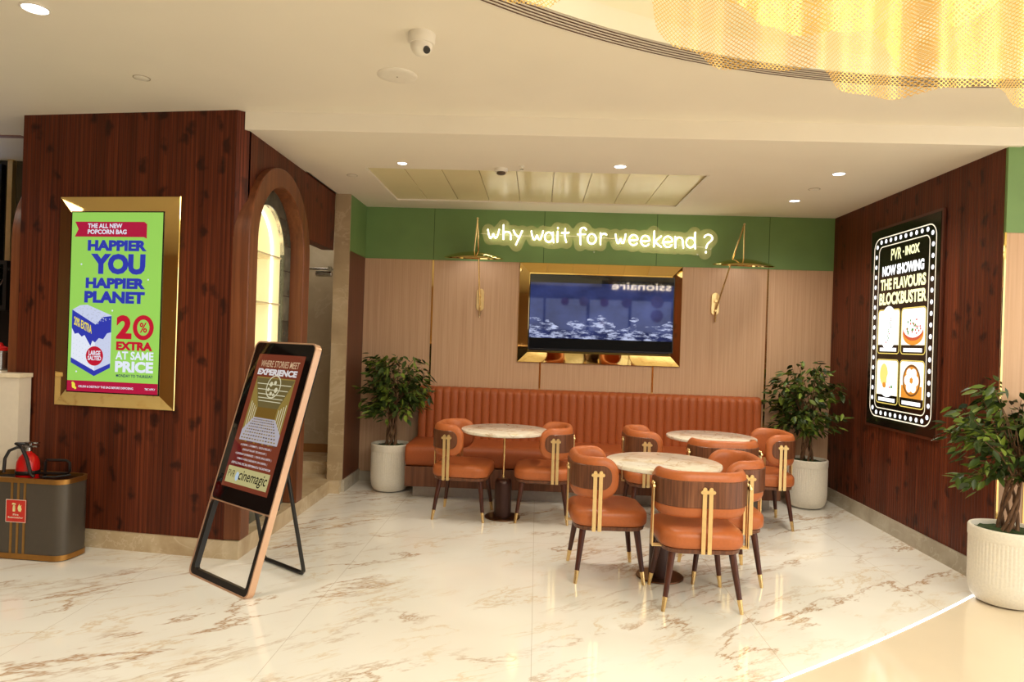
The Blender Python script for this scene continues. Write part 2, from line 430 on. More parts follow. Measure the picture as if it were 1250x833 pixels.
# wall that turns away to the right at the front
m = MB(); m.box(XR+.002, 4.5, 0, 7, 4.518, 2.30); struct(m.build('wall_front_right', M['veneer'], smooth=None))
m = MB(); m.box(XR+.004, 4.496, 2.30, 7, 4.62, ZU+.01); struct(m.build('wall_front_right_upper', M['green'], smooth=None))
m = MB(); m.box(XR-.006, 4.492, 0, XR+.006, 4.5, 2.30); struct(m.build('trim_5', M['gold'], smooth=None))
m = MB(); m.box(XR+.165, 4.497, 0, XR+.175, 4.502, 2.30); struct(m.build('trim_6', M['gold'], smooth=None))
m = MB(); m.box(XR+.02, 4.488, 0, 7, 4.5, 0.10); struct(m.build('baseboard_front_right', M['greymarble'], smooth=None))

# left end: brown veneer / green return, stone jamb
m = MB(); m.box(XL-.13, 6.462, 0.12, XL, YB, 2.315); struct(m.build('wall_left_end', M['brownveneer'], smooth=None))
m = MB(); m.box(XL-.13, 6.462, 2.315, XL+.002, YB, ZC+.01); struct(m.build('wall_left_end_upper', M['green'], smooth=None))
m = MB(); m.box(XL-.11, 6.475, 0, XL+.015, YB, 0.12); struct(m.build('baseboard_left', M['greymarble'], smooth=None))
m = MB(); m.box(-1.965, 6.44, 0.12, XL+.001, 6.47, 2.31); m.box(-1.965, 6.47, 0.12, -1.95, 7.25, 2.31); m.box(-1.965, 6.44, 2.31, XL+.001, 6.47, ZC+.01); struct(m.build('trim_7', M['beigestone'], smooth=None))

# arch outlines: (y, z) from the right foot over the top to the left foot
def arch(yc, r, zs, z0, n=24):
    return [(yc+r, z0)]+[(yc+r*math.cos(PI*i/n), zs+r*math.sin(PI*i/n)) for i in range(n+1)]+[(yc-r, z0)]
def arch_rect(yc, r, zs, z0, ya, yb, zt, n=24):
    """a rectangle outline with the same number of points as arch()"""
    pts = [(yb, z0)]
    for i in range(n+1):
        a = PI*i/n; c, s = math.cos(a), math.sin(a)
        t = 1e9
        if c > 1e-6: t = min(t, (yb-yc)/c)
        if c < -1e-6: t = min(t, (ya-yc)/c)
        if s > 1e-6: t = min(t, (zt-zs)/s)
        pts.append((yc+t*c, zs+t*s))
    for cy_, cz_ in ((yb, zt), (ya, zt)):                      # keep the two top corners square
        i = min(range(1, n+2), key=lambda k: abs(pts[k][0]-cy_)+abs(pts[k][1]-cz_)); pts[i] = (cy_, cz_)
    return pts+[(ya, z0)]
def shell(mb, outer, inner, xa, xb):
    """solid band between two open outlines, from x=xa to x=xb"""
    rings = [[(xa, *a), (xb, *a), (xb, *b), (xa, *b)] for a, b in zip(outer, inner)]
    mb.loft(rings)
YC, ZS = 5.035, 2.125
# wall of the left return, pierced by the arch and the doorway
m = MB()
rect = arch_rect(YC, .5, ZS, 0.12, 4.502, 5.66, ZC+.01)
shell(m, rect, arch(YC, .5, ZS, 0.12), -2.03, -1.97)
m.box(-2.08, 5.66, 2.31, -1.97, 6.44, ZC+.01)
m.box(-2.08, 5.60, 0.12, -2.03, 5.66, ZC+.01)
m.prism([(-2.03, 4.443), (-1.97, 4.502), (-1.97, 4.53), (-2.03, 4.53)], 'z', 0.12, ZU+.01)
struct(m.build('wall_left_return', M['boards'], smooth=20))
# tile lining behind the arch, pierced by the niche
m = MB()
NB = 0.95
shell(m, arch_rect(YC, .33, ZS, NB, 4.55, 5.60, 2.70), arch(YC, .33, ZS, NB), -2.07, -2.032)
m.box(-2.07, 4.55, .12, -2.032, 5.60, NB)
struct(m.build('wall_left_tile', M['tile'], smooth=20))
# the moulding round the arch, on this side of the column and on the far side
def arch_frame(name, num, xa, xb, mirror_x=None):
    m = MB(); shell(m, arch(YC, .595, ZS, 0.122), arch(YC, .455, ZS, 0.122), xa, xb)
    return struct(m.build(name, M['arch'], smooth=30, bevel=.006))
arch_frame('trim_8', 8, -2.035, -1.92)
# lit niche
nic = thing('display_niche', 'glowing arched shelf niche set in the dark tile beside the column', 'niche', (-2.05, YC, NB))
CREAM = glow('backlit cream niche lining', rgb(246, 232, 178), .30, .4, base=rgb(240, 228, 188))
m = MB(); a = arch(0, .33, ZS-NB, 0); D = .24
m.loft([[(-.02-D, *p) for p in a], [(.01, *p) for p in a]], cap=False)
m.add([(-D-.02, *p) for p in a], [tuple(range(len(a)))])
m.add([(-D-.02, .33, 0), (.01, .33, 0), (.01, -.33, 0), (-D-.02, -.33, 0)], [(0, 1, 2, 3)])
m.build('lining', CREAM, nic, smooth=40)
for z in (1.36, 1.728, 2.095):
    m = MB(); m.box(-D-.015, -.325, z-NB-.006, -.005, .325, z-NB+.006)
    m.build('shelf', plain('frosted shelf edge', rgb(222, 206, 164), 0.2), nic, smooth=None)
m = MB(); a2 = arch(0, .322, ZS-NB, 0.01)
m.tube([(-.085, *p) for p in a2], .008, 8); m.build('led_strip', M['warmled'], nic)

# column front (its own frame: x from left to right, -y faces the room)
CA = math.atan2(-.126, .992)
m = MB(); m.box(0, 0, 0.12, 1.622, .09, ZU+.01); col_w = struct(m.build('wall_column', M['boards'], smooth=None, loc=(-3.64, 4.646, 0), rz=CA))
m = MB(); m.box(-3.64, 4.66, .12, -3.56, 5.75, ZU+.01); struct(m.build('wall_column_side', M['boards'], smooth=None))
m = MB(); sy = 5.26
shell(m, arch(sy, .595, ZS, 0.12), arch(sy, .455, ZS, 0.12), -3.72, -3.60); struct(m.build('trim_9', M['arch'], smooth=30, bevel=.006))
# plinth of the column and marble step along the return
m = MB(); m.prism([(-3.64, 4.628), (-2.03, 4.424), (-1.925, 4.424), (-1.925, 5.66), (-2.2, 5.66), (-2.2, 4.62), (-3.64, 4.82)], 'z', 0, 0.12)
struct(m.build('trim_10', M['stepstone'], smooth=None))
m = MB(); m.box(-2.6, 5.66, 0, -1.925, 6.71, 0.12); m.box(-1.926, 6.40, 0, -1.835, 6.475, 0.12); m.box(-2.6, 6.70, 0.12, -1.95, 7.3, 0.24)
struct(m.build('step', M['stepstone'], smooth=None))
# room beyond the doorway
m = MB(); m.box(-2.75, 7.25, 0.24, -1.93, 7.35, ZC); struct(m.build('wall_doorway_back', stone('grey beige stone', rgb(168, 150, 124), rgb(182, 166, 140), rgb(196, 182, 158), 0.35, 1.2), smooth=None))
m = MB(); m.box(-2.75, 5.66, 0, -2.60, 7.3, ZC); struct(m.build('wall_doorway_left', M['beigestone'], smooth=None))
m = MB(); m.box(-2.60, 7.235, 0.24, -1.95, 7.25, 0.33); struct(m.build('baseboard_doorway', plain('brown skirting', rgb(150, 104, 54), 0.4), smooth=None))
m = MB(); m.box(-2.75, 5.6, ZC, -1.95, 7.35, ZC+.05); struct(m.build('ceiling_doorway', M['ceil'], smooth=None))
clo = thing('door_closer', 'metal rod and cylinder door closer high in the stone doorway', 'door closer', (-1.99, 6.41, 2.09))
m = MB(); m.cyl((-.61, 0, .035), (.03, 0, .035), .011); m.build('rod', M['steel'], clo)
m = MB(); m.cyl((-.13, 0, -.01), (.02, 0, -.01), .026); m.build('cylinder', M['steel'], clo, bevel=.003)
m = MB(); m.box(-.015, -.012, -.03, .015, .03, .06); m.build('bracket', M['steel'], clo)

# far left: back wall of the service counter
m = MB(); m.box(-7, 5.95, 0, -3.56, 6.1, ZU+.01); struct(m.build('wall_far_left', M['darktile'], smooth=None))
m = MB(); m.box(-4.76, 5.90, 1.9, -4.715, 5.95, ZU); struct(m.build('trim_11', M['satinbrass'], smooth=None))
m = MB(); m.box(-6, 5.14, ZU-.006, -4.05, 5.20, ZU); o = m.build('linear_air_diffuser', plain('diffuser gap', rgb(150, 110, 90), .5), smooth=None)
tag(o, 'straight slot air diffuser in the ceiling left of the column', 'air vent')

# unseen walls added to darken gold mirror reflections, to the left and behind
m = MB(); m.box(-7.1, -5, 0, -7, 6, ZU); struct(m.build('wall_left_added', M['brownveneer'], smooth=None))
m = MB(); m.box(-7, -5.1, 0, -1.35, -5, ZU); struct(m.build('wall_rear_added', M['veneer'], smooth=None))

# ================================================================== SEATING
# --- banquette
BX0, BX1 = -1.20, 2.27
bq = thing('banquette_sofa', 'long burnt orange leather banquette with channelled back along the wall', 'sofa', (BX0, YB, 0))
W = BX1-BX0
m = MB(); m.box(.06, -.60, 0, W-.06, -.03, .112); m.build('plinth', plain('brushed grey plinth', rgb(168, 160, 150), .35, .4), bq, smooth=None)
m = MB(); m.box(0, -.71, .112, W, -.02, .298); m.build('base', M['benchwood'], bq, smooth=None, bevel=.003)
m = MB(); sec = []
prof = rrect(-.73, .296, -.05, .50, .075, 8)
m.loft([[(x, p[0]*k+(-.39)*(1-k), (p[1]-.398)*k+.398) for p in prof] for x, k in ((-.004, .93), (.0, .965), (.012, .99), (.035, 1.0), (W-.035, 1.0), (W-.012, .99), (W, .965), (W+.004, .93))])
m.build('seat_cushion', M['benchleather'], bq, smooth=60)
m = MB(); nch = 43; per = 10
cols = []
for i in range(nch*per+1):
    x = .015+(W-.03)*i/(nch*per); t = (i % per)/per
    bul = abs(math.sin(PI*t))**0.55*.016
    cols.append((x, bul))
rows = []
zs = [.47, .60, .75, .88, .955]
for z in zs: rows.append([(x, -.150-b-.015*(1-(z-.47)/.5), z) for x, b in cols])
for k in range(1, 8):
    a = PI/2*k/7
    rows.append([(x, -.150-b*math.cos(a)+(.075)*(1-math.cos(a)), .955+(.055+b*.3)*math.sin(a)) for x, b in cols])
rows.append([(x, -.012, 1.008) for x, b in cols]); rows.append([(x, -.012, .47) for x, b in cols])
nx = len(cols)
vs = [p for r in rows for p in r]; fs = []
for i in range(len(rows)):
    j = (i+1) % len(rows)
    for k in range(nx-1): fs.append((i*nx+k, i*nx+k+1, j*nx+k+1, j*nx+k))
fs.append(tuple(i*nx for i in range(len(rows)))); fs.append(tuple(i*nx+nx-1 for i in reversed(range(len(rows)))))
m.add(vs, fs); m.build('channelled_back', M['benchleather'], bq, smooth=70)

# --- dining chair (local: +y is the front, base at the floor)
def make_chair():
    t = thing('dining_chair', 'x', 'chair')
    # seat rail
    def sq(h, r): return rrect(-h, -h, h, h, r, 6)
    m = MB(); m.loft([[(x, y, z) for x, y in sq(h, .10)] for h, z in ((.214, .330), (.222, .335), (.224, .356), (.218, .360))])
    m.build('seat_rail', M['walnut'], t, smooth=40)
    m = MB(); rings = []
    for h, z in ((.214, .358), (.230, .362), (.238, .374), (.2395, .392), (.2395, .420), (.236, .438), (.226, .452), (.205, .461), (.15, .466), (.06, .468)):
        rings.append([(x, y, z) for x, y in sq(h, min(.11, h*.6))])
    m.loft(rings); m.build('seat', M['leather'], t, smooth=70)
    # back: swept round a U path
    R = .15; hw = .235; yb = -.215; ye = .035
    path = []
    na = 14
    path += [(-hw, ye-(ye-(yb+R))*i/8) for i in range(8)]
    path += [(-hw+R-R*math.cos(PI/2*i/na), yb+R-R*math.sin(PI/2*i/na)) for i in range(na)]
    path += [(-hw+R+(2*(hw-R))*i/8, yb) for i in range(8)]
    path += [(hw-R+R*math.sin(PI/2*i/na), yb+R-R*math.cos(PI/2*i/na)) for i in range(na)]
    path += [(hw, yb+R+(ye-(yb+R))*i/8) for i in range(9)]
    P = [Vector((a, b, 0)) for a, b in path]
    S_ = [0]
    for i in range(1, len(P)): S_.append(S_[-1]+(P[i]-P[i-1]).length)
    tot = S_[-1]
    def at(s):
        s = min(max(s, 0), tot)
        for i in range(1, len(P)):
            if s <= S_[i]+1e-9:
                k = (s-S_[i-1])/max(1e-9, S_[i]-S_[i-1]); p = P[i-1].lerp(P[i], k); d = (P[i]-P[i-1]).normalized(); break
        return p, Vector((d.y, -d.x, 0))               # normal: outward (away from the sitter)
    def sweep(mb, s0, s1, z0, z1, rc, off, th, rounded, n=64):
        H = (z1-z0)/2; zc = (z0+z1)/2; rings = []
        ss = [s0+rc*(1-math.cos(PI/2*i/8)) for i in range(9)]+[s0+rc+(s1-s0-2*rc)*i/n for i in range(1, n)]+[s1-rc*(1-math.cos(PI/2*(8-i)/8)) for i in range(9)]
        for s in ss:
            d = min(s-s0, s1-s)
            h = H-(rc-math.sqrt(max(0, rc*rc-(rc-d)**2))) if d < rc else H
            h = max(h, .004); p, nn = at(s)
            tt = th
            if rounded and d < .03: tt = th*math.sqrt(max(.04, 1-((.03-d)/.03)**2))
            ring = []
            if rounded:
                for q in range(20):
                    a = 2*PI*q/20; ca, sa = math.cos(a), math.sin(a)
                    e = .32
                    u = math.copysign(abs(ca)**(1.0 if abs(sa) > .8 else .75), ca)*tt
                    w = math.copysign(abs(sa)**.55, sa)*h
                    # top is rolled a little thicker than the bottom
                    u2_ = u*(1.0+.18*max(0, sa))
                    ring.append((p.x+nn.x*(off+u2_), p.y+nn.y*(off+u2_), zc+w))
            else:
                for u, w in ((-tt, -h), (tt*.6, -h), (tt, -h+.004), (tt, h-.004), (tt*.6, h), (-tt, h)):
                    ring.append((p.x+nn.x*(off+u), p.y+nn.y*(off+u), zc+w))
            rings.append(ring)
        mb.loft(rings)
    m = MB(); sweep(m, 0, tot, .534, .796, .105, 0, .030, True); back = m.build('backrest', M['leather'], t, smooth=60)
    m = MB(); sweep(m, .048, tot-.048, .596, .746, .062, .026, .010, False); m.build('veneer_shell', M['walnut'], back, smooth=40)
    # brass bar pairs: two sides and the back
    def bars(cx, cy, nx, ny):
        n_ = Vector((nx, ny, 0)); s_ = Vector((-ny, nx, 0)); c_ = Vector((cx, cy, 0)); m = MB()
        for sgn in (-1, 1):
            pts = [(sgn*.0175+.0115*math.cos(PI*i/8), .705+.0115*math.sin(PI*i/8)) for i in range(9)]
            pts += [(sgn*.0175-.0115, .342), (sgn*.0175+.0115, .342)]
            m.loft([[tuple(c_+s_*u+n_*d+Vector((0, 0, z))) for u, z in pts] for d in (0.0, .006)])
            m.loft([[tuple(c_+s_*(sgn*.0175+u)+n_*d+Vector((0, 0, z))) for u, z in ((-.008, .342), (.008, .342), (.008, .348), (-.008, .348))] for d in (-.052, .001)])
        cb = rrect(-.042, .680, .042, .700, .0098, 6)
        m.loft([[tuple(c_+s_*u+n_*d+Vector((0, 0, z))) for u, z in cb] for d in (-.002, .011)])
        m.build('brass_bracket', M['satinbrass'], t, smooth=30)
    bars(-hw-.038, -.10, -1, 0); bars(hw+.038, -.10, 1, 0); bars(0, yb-.038, 0, -1)
    for sx in (-1, 1):
        for sy in (-1, 1):
            a = Vector((sx*.170, sy*.170, .334)); b = Vector((sx*.222, sy*.215, 0)); q = a.lerp(b, .76)
            m = MB(); m.cyl(a, q, .0215, .0145, 18); lg = m.build('leg', M['legwood'], t)
            m = MB(); m.cyl(q, b, .0152, .0105, 18); m.build('brass_tip', M['brass'], lg)
    return t
chair0 = make_chair()
# x, y, heading (0 = faces +y, away from the camera), label
CH = [
 (0.975, 4.105, 0.02, 'orange chair nearest the camera with its wooden back to us at the front table'),
 (0.485, 4.505, -PI/2+0.06, 'orange chair on the left of the front table, facing right'),
 (1.245, 4.570, PI/2-0.01, 'orange chair on the right of the front table, facing left'),
 (-0.590, 5.825, -PI/2-0.10, 'orange chair on the left side of the left table, beside the planter end'),
 (0.085, 5.840, PI/2-0.03, 'orange chair on the right side of the left table, facing left'),
 (1.010, 5.860, -PI/2+0.03, 'orange chair half hidden on the left of the rear right table'),
 (1.465, 5.430, 0.03, 'orange chair with its back to us at the rear right table, mostly hidden'),
 (1.955, 5.960, PI/2-0.03, 'orange chair farthest right, in front of the right corner plant'),
]
for i, (x, y, rz, lab) in enumerate(CH):
    c = chair0 if i == 0 else copy_tree(chair0)
    c.location = (x, y, 0); c.rotation_euler = (0, 0, rz)
    tag(c, lab, 'chair', 'orange leather dining chairs')

# --- pedestal tables
def make_table():
    t = thing('pedestal_table', 'x', 'table')
    m = MB(); r = .372
    m.lathe([(0.01, .722), (r-.012, .722), (r-.003, .727), (r, .735), (r, .742), (r-.003, .748), (r-.008, .75), (0.01, .75)], n=72); m.build('tabletop', M['topmarble'], t, smooth=30)
    m = MB(); m.lathe([(.09, .716), (.09, .722)], n=32); m.build('mounting_plate', M['bronze'], t)
    m = MB(); m.cyl((0, 0, .33), (0, 0, .718), .0105, n=20); m.build('pole', M['brass'], t)
    m = MB(); m.lathe([(.0725, .010), (.0725, .285), (.070, .305), (.061, .322), (.045, .332), (.0125, .338)], n=40); m.build('cylinder_base', M['bronze'], t, smooth=50)
    m = MB(); m.lathe([(.150, 0), (.152, .004), (.150, .010), (.02, .012)], n=56); m.build('foot_disc', plain('bronze foot disc', rgb(96, 60, 36), .3, .7), t, smooth=30)
    return t
tb = make_table()
for i, (x, y, lab) in enumerate([(.843, 4.472, 'front round marble table ringed by three orange chairs'), (-.250, 5.80, 'round marble table on the left, in front of the banquette'), (1.496, 5.842, 'round marble table at the rear right by the banquette')]):
    c = tb if i == 0 else copy_tree(tb)
    c.location = (x, y, 0); tag(c, lab, 'table', 'round marble pedestal tables')

# ================================================================== PLANTS
def plant(loc, seed, label, crown, R=.19, Hh=.462, nleaf=1050, clamp=None):
    rnd = random.Random(seed)
    t = thing('potted_ficus', label, 'plant', loc, 0, 'potted ficus trees')
    m = MB(); n = 180
    prof = [(.09, 0), (R*.60, .002), (R*.78, .012), (R*.90, .04), (R*.965, .08), (R*.99, .13)]
    rings = []
    for r, z in prof: rings.append([(r*math.cos(2*PI*i/n), r*math.sin(2*PI*i/n), z) for i in range(n)])
    for z in (.14, Hh-.075): rings.append([((R-.002-(.0028 if i % 3 == 0 else 0))*math.cos(2*PI*i/n), (R-.002-(.0028 if i % 3 == 0 else 0))*math.sin(2*PI*i/n), z) for i in range(n)])
    for r, z in ((R-.001, Hh-.07), (R+.001, Hh-.06), (R+.001, Hh-.008), (R-.004, Hh), (R-.018, Hh-.001), (R-.022, Hh-.01), (R-.024, Hh-.07)): rings.append([(r*math.cos(2*PI*i/n), r*math.sin(2*PI*i/n), z) for i in range(n)])
    m.loft(rings, cap=True); m.build('pot', M['pot'], t, smooth=25)
    m = MB(); rr_ = [0, .35, .7, .9, 1]; rings = []
    for k in rr_:
        rings.append([(max(k, .02)*(R-.023)*math.cos(2*PI*i/40), max(k, .02)*(R-.023)*math.sin(2*PI*i/40), Hh-.03+.02*(1-k)+rnd.uniform(-.008, .008)) for i in range(40)])
    m.loft(rings, cap=True); m.build('moss', M['moss'], t, smooth=60)
    # twisted trunks
    m = MB(); tops = []
    cx, cy, z0, z1, rx, ry = crown
    for k in range(6):
        a0 = 2*PI*k/6+rnd.uniform(-.3, .3); pts = []; rad = []
        for i in range(15):
            f = i/14; a = a0+f*3.4+rnd.uniform(-.12, .12); r = .035*(1-f)+.018+.05*max(0, f-.55)
            pts.append((r*math.cos(a)+cx*f*.6, r*math.sin(a)+cy*f*.6, Hh-.05+f*(z0+.30*(z1-z0)-Hh+.05))); rad.append(.0125*(1-.45*f)+rnd.uniform(-.0015, .0015))
        m.tube(pts, rad, 8); tops.append(Vector(pts[-1]))
    tw = m.build('trunk', M['bark'], t, smooth=60)
    m = MB(); ends = []
    for k in range(46):
        p0 = rnd.choice(tops)+Vector((0, 0, rnd.uniform(-.18, .04)))
        th = rnd.uniform(0, 2*PI); f = rnd.random(); z = z0+(z1-z0)*f
        prof_ = math.sin(PI*min(1, .16+.84*f))**.55 if f < .6 else math.cos(PI/2*(f-.6)/.46)**.6 if f < 1 else .1
        rr2 = rnd.uniform(.72, 1.0)
        p1 = Vector((cx+rx*prof_*rr2*math.cos(th), cy+ry*prof_*rr2*math.sin(th), z))
        if clamp: p1 = clamp(p1)
        mid = p0.lerp(p1, .5)+Vector((0, 0, .05))
        m.tube([p0, mid, p1], [.005, .0035, .0018], 5); ends.append((p0, mid, p1))
    m.build('branch', M['bark'], t, smooth=60)
    m = MB()
    for k in range(nleaf):
        p0, mid, p1 = rnd.choice(ends); f = rnd.uniform(.30, 1.06)
        b = (p0.lerp(mid, f*2) if f < .5 else mid.lerp(p1, (f-.5)*2))
        b = b+Vector((rnd.gauss(0, .032), rnd.gauss(0, .032), rnd.gauss(0, .028)))
        if clamp: b = clamp(b)
        out = Vector((b.x-cx, b.y-cy, 0)); out = out.normalized() if out.length > .01 else Vector((1, 0, 0))
        d = (out*rnd.uniform(.3, 1.0)+Vector((rnd.uniform(-.7, .7), rnd.uniform(-.7, .7), rnd.uniform(-.75, .30)))).normalized()
        s = d.cross(Vector((0, 0, 1)))
        s = s.normalized() if s.length > .05 else Vector((1, 0, 0)); nrm = s.cross(d).normalized()
        roll = rnd.uniform(-.7, .7); s = (s*math.cos(roll)+nrm*math.sin(roll)); nrm = s.cross(d).normalized()
        Ln = rnd.uniform(.066, .105); Wd = Ln*rnd.uniform(.20, .26)
        P_ = [b, b+d*Ln*.28+s*Wd*.85, b+d*Ln*.58+s*Wd*.8-nrm*.004, b+d*Ln-nrm*.014, b+d*Ln*.58-s*Wd*.8-nrm*.004, b+d*Ln*.28-s*Wd*.85]
        c1 = b+d*Ln*.28-nrm*.006; c2 = b+d*Ln*.58-nrm*.010
        if clamp: P_ = [clamp(q) for q in P_]; c1 = clamp(c1); c2 = clamp(c2)
        m.add(P_+[c1, c2], [(0, 1, 6), (1, 2, 7, 6), (2, 3, 7), (3, 4, 7), (4, 5, 6, 7), (5, 0, 6)])
    m.build('foliage', M['leaf'], t, smooth=60)
    return t
plant((-1.405, 6.655, 0), 3, 'potted ficus tree left of the orange banquette, by the left corner', (0.02, 0, .70, 1.36, .36, .34), clamp=lambda p: Vector((max(p.x, -.40), min(p.y, .375), p.z)))
plant((2.625, 6.665, 0), 5, 'potted ficus tree in the right corner below the black menu poster', (-.02, 0, .70, 1.36, .37, .34), clamp=lambda p: Vector((min(p.x, .335), min(p.y, .365), p.z)))
plant((2.905, 4.285, 0), 9, 'potted ficus tree nearest the camera, cut by the right edge of the photo', (.03, -.06, .70, 1.34, .40, .34), R=.20, nleaf=1100, clamp=lambda p: Vector((p.x, min(p.y, .190), p.z)))

# ================================================================== SCREENS, POSTERS, SIGNS
def mirror_frame(name, label, W, H, bw, loc, rz, depth=.042):
    """bevelled gold mirror frame, local x 0..W, z 0..H, facing -y"""
    t = thing(name, label, 'mirror frame', loc, rz)
    def R(d, y): return [(d, y, d), (W-d, y, d), (W-d, y, H-d), (d, y, H-d)]
    m = MB(); m.loft([R(0, 0), R(0, -.014), R(.004, -.018), R(bw, -depth), R(bw+.02, -depth), R(bw+.02, -.002)], cap=False)
    m.build('bevelled_mirror', M['gold'], t, smooth=None)
    m = MB(); m.box(.01, -.012, .01, W-.01, -.002, H-.01); m.build('backboard', M['bezel'], t, smooth=None)
    return t
# --- television
mirror_frame('mirror_frame', 'gold mirror frame around the television on the back wall', 1.667, 1.029, .105, (-.205, YB-.004, 1.287), 0)
def tv_mat():
    t = NT('television picture'); v = t.coord(); s = t.sep(v)
    n = t.noise(t.coord(4, 4, 14, (0, .35, 0)), 2.2, 6, .7)
    foam = t.ramp(n, [(.47, (0, 0, 0, 1)), (.60, (1, 1, 1, 1))])
    # lower half, two slanting stretches of surf
    big = t.noise(t.coord(2.2, 1, 5, (0, .5, 0)), 1.5, 2)
    lo = t.math('MULTIPLY', t.math('LESS_THAN', t.math('SUBTRACT', s[2], t.math('MULTIPLY', t.math('SUBTRACT', big, .5), .7)), -.10), t.math('GREATER_THAN', s[2], -.265))
    c = t.ramp(t.noise(t.coord(2, 2, 3), 1.6, 4), [(.3, rgb(24, 30, 66)), (.7, rgb(54, 64, 116))])
    c = t.mix(t.math('MULTIPLY', foam, lo), c, rgb(186, 194, 226))
    band = t.math('MULTIPLY', t.math('GREATER_THAN', s[2], -.265), t.math('LESS_THAN', s[2], .30))
    c = t.mix(band, rgb(8, 8, 10), c)
    return t.set(base=rgb(6, 6, 8), rough=.03, em=c, es=.85, spec=.6)
tv = thing('television', 'wide television showing dark blue surf, framed in gold mirror', 'television', (.638, YB-.05, 1.809))
m = MB(); m.box(-.734, -.035, -.386, .734, -.001, .386); m.build('case', M['bezel'], tv, smooth=None, bevel=.003)
m = MB(); m.box(-.724, -.038, -.372, .724, -.034, .376); m.build('screen', tv_mat(), tv, smooth=None)
m = MB(); m.box(-.60, -.05, -.394, .0, -.02, -.387); m.box(.1, -.05, -.394, .6, -.02, -.387); m.build('sound_bar', M['bezel'], tv, smooth=None)

# --- green popcorn poster on the column
CD = Vector((math.cos(CA), math.sin(CA), 0)); CN = Vector((math.sin(CA), -math.cos(CA), 0))
def on_col(lx, z, out=0.002): 
    p = Vector((-3.64, 4.646, 0))+CD*lx+CN*out; return (p.x, p.y, z)
mirror_frame('mirror_frame', 'gold mirror frame around the green popcorn poster on the column', .915, 1.437, .112, on_col(.328, .958), CA)
PW, PH = .687, 1.218
pop = thing('poster_display', 'bright green backlit popcorn bag poster on the dark red column', 'poster', on_col(.451, 1.063, .045), CA)
m = MB(); m.box(-.008, 0, -.008, PW+.008, .04, PH+.008); m.build('case', M['bezel'], pop, smooth=None)
ES = .66
def ink(name, r, g, b, s=ES): return glow(name, rgb(r, g, b), s, .25)
GRN = ink('lime print', 150, 208, 92); BLU = ink('blue print', 48, 58, 172); REDI = ink('red print', 186, 26, 50); WHI = ink('white print', 222, 230, 248)
DRED = ink('crimson print', 172, 24, 62); YEL = ink('yellow print', 232, 218, 74); NAV = ink('navy print', 30, 44, 92); GREYI = ink('grey print', 178, 188, 214)
m = MB(); m.rect(0, 0, PW, PH, -.001); m.build('screen', GRN, pop, smooth=None)
def U(u): return u*PW
def V(v): return PH*(1-v)
def tx(mb, s, u0, v0, u1, v1, y=-.003, b=.03, shear=0): mb.text(s, U(u0), V(v1), U(u1), V(v0), y, b, shear)
m = MB(); m.flat([(U(.035), V(.052)), (U(.80), V(.052)), (U(.83), V(.065)), (U(.83), V(.145)), (U(.80), V(.136)), (U(.035), V(.136)), (U(.075), V(.094))], -.002)
m.build('ribbon', DRED, pop, smooth=None)
m = MB(); m.rect(0, 0, PW, V(.94), -.002); m.build('footer_band', DRED, pop, smooth=None)
for a_ in (('THE ALL NEW', .18, .062, .56, .088), ('POPCORN BAG', .18, .095, .61, .121), ('AT SAME', .53, .768, .945, .814), ('PRICE', .53, .822, .945, .884, -.003, .05),
           ('CRUSH & DESTROY THE BAG BEFORE DISPOSING', .13, .966, .735, .978, -.003, .02), ('T&C APPLY', .86, .966, .975, .977, -.003, .02)):
    m = MB(); tx(m, *a_); m.build('lettering', WHI, pop, smooth=None)
for a_ in (('HAPPIER', .185, .154, .835, .214, -.003, .06), ('YOU', .225, .229, .825, .344, -.003, .06), ('HAPPIER', .175, .364, .83, .423, -.003, .06), ('PLANET', .165, .438, .83, .504, -.003, .06)):
    m = MB(); tx(m, *a_); m.build('lettering', BLU, pop, smooth=None)
m = MB(); tx(m, 'EXTRA', .535, .714, .93, .762, b=.06); m.build('lettering', REDI, pop, smooth=None)
m = MB(); tx(m, '2', .53, .568, .70, .70, b=.05)
cx0, cz0 = U(.825), V(.634)
m.band([(cx0+.078*math.cos(a*PI/16), cz0+.084*math.sin(a*PI/16)) for a in range(32)], [(cx0+.046*math.cos(a*PI/16), cz0+.054*math.sin(a*PI/16)) for a in range(32)], -.003)
m.text('%', cx0-.028, cz0-.034, cx0+.028, cz0+.034, -.003, .02)
m.build('lettering', REDI, pop, smooth=None)
m = MB(); tx(m, 'MONDAY TO THURSDAY', .545, .895, .945, .911, b=.02); m.build('lettering', NAV, pop, smooth=None)
# printed bag
m = MB()
A, B, C_, D_, E_ = (.035, .545), (.30, .612), (.475, .575), (.20, .515), (.19, .52)
m.mat(0).flat([(U(.035), V(.545)), (U(.30), V(.625)), (U(.30), V(.905)), (U(.035), V(.835))], -.002)
m.mat(4).flat([(U(.30), V(.625)), (U(.475), V(.575)), (U(.475), V(.86)), (U(.30), V(.905))], -.002)
m.mat(4).flat([(U(.035), V(.545)), (U(.12), V(.52)), (U(.20), V(.515)), (U(.475), V(.572)), (U(.30), V(.625))], -.0022)
m.mat(1).flat([(U(.035), V(.545)), (U(.30), V(.625)), (U(.30), V(.725)), (U(.27), V(.715)), (U(.25), V(.745)), (U(.22), V(.72)), (U(.18), V(.685)), (U(.15), V(.695)), (U(.11), V(.675)), (U(.07), V(.68)), (U(.035), V(.645))], -.0026)
m.mat(1).flat([(U(.30), V(.625)), (U(.38), V(.582)), (U(.475), V(.575)), (U(.475), V(.665)), (U(.43), V(.672)), (U(.39), V(.705)), (U(.34), V(.70)), (U(.30), V(.725))], -.0026)
m.mat(1).flat([(U(.035), V(.812)), (U(.30), V(.882)), (U(.475), V(.838)), (U(.475), V(.862)), (U(.30), V(.912)), (U(.035), V(.84))], -.003)
rnd = random.Random(2)
m.mat(3)
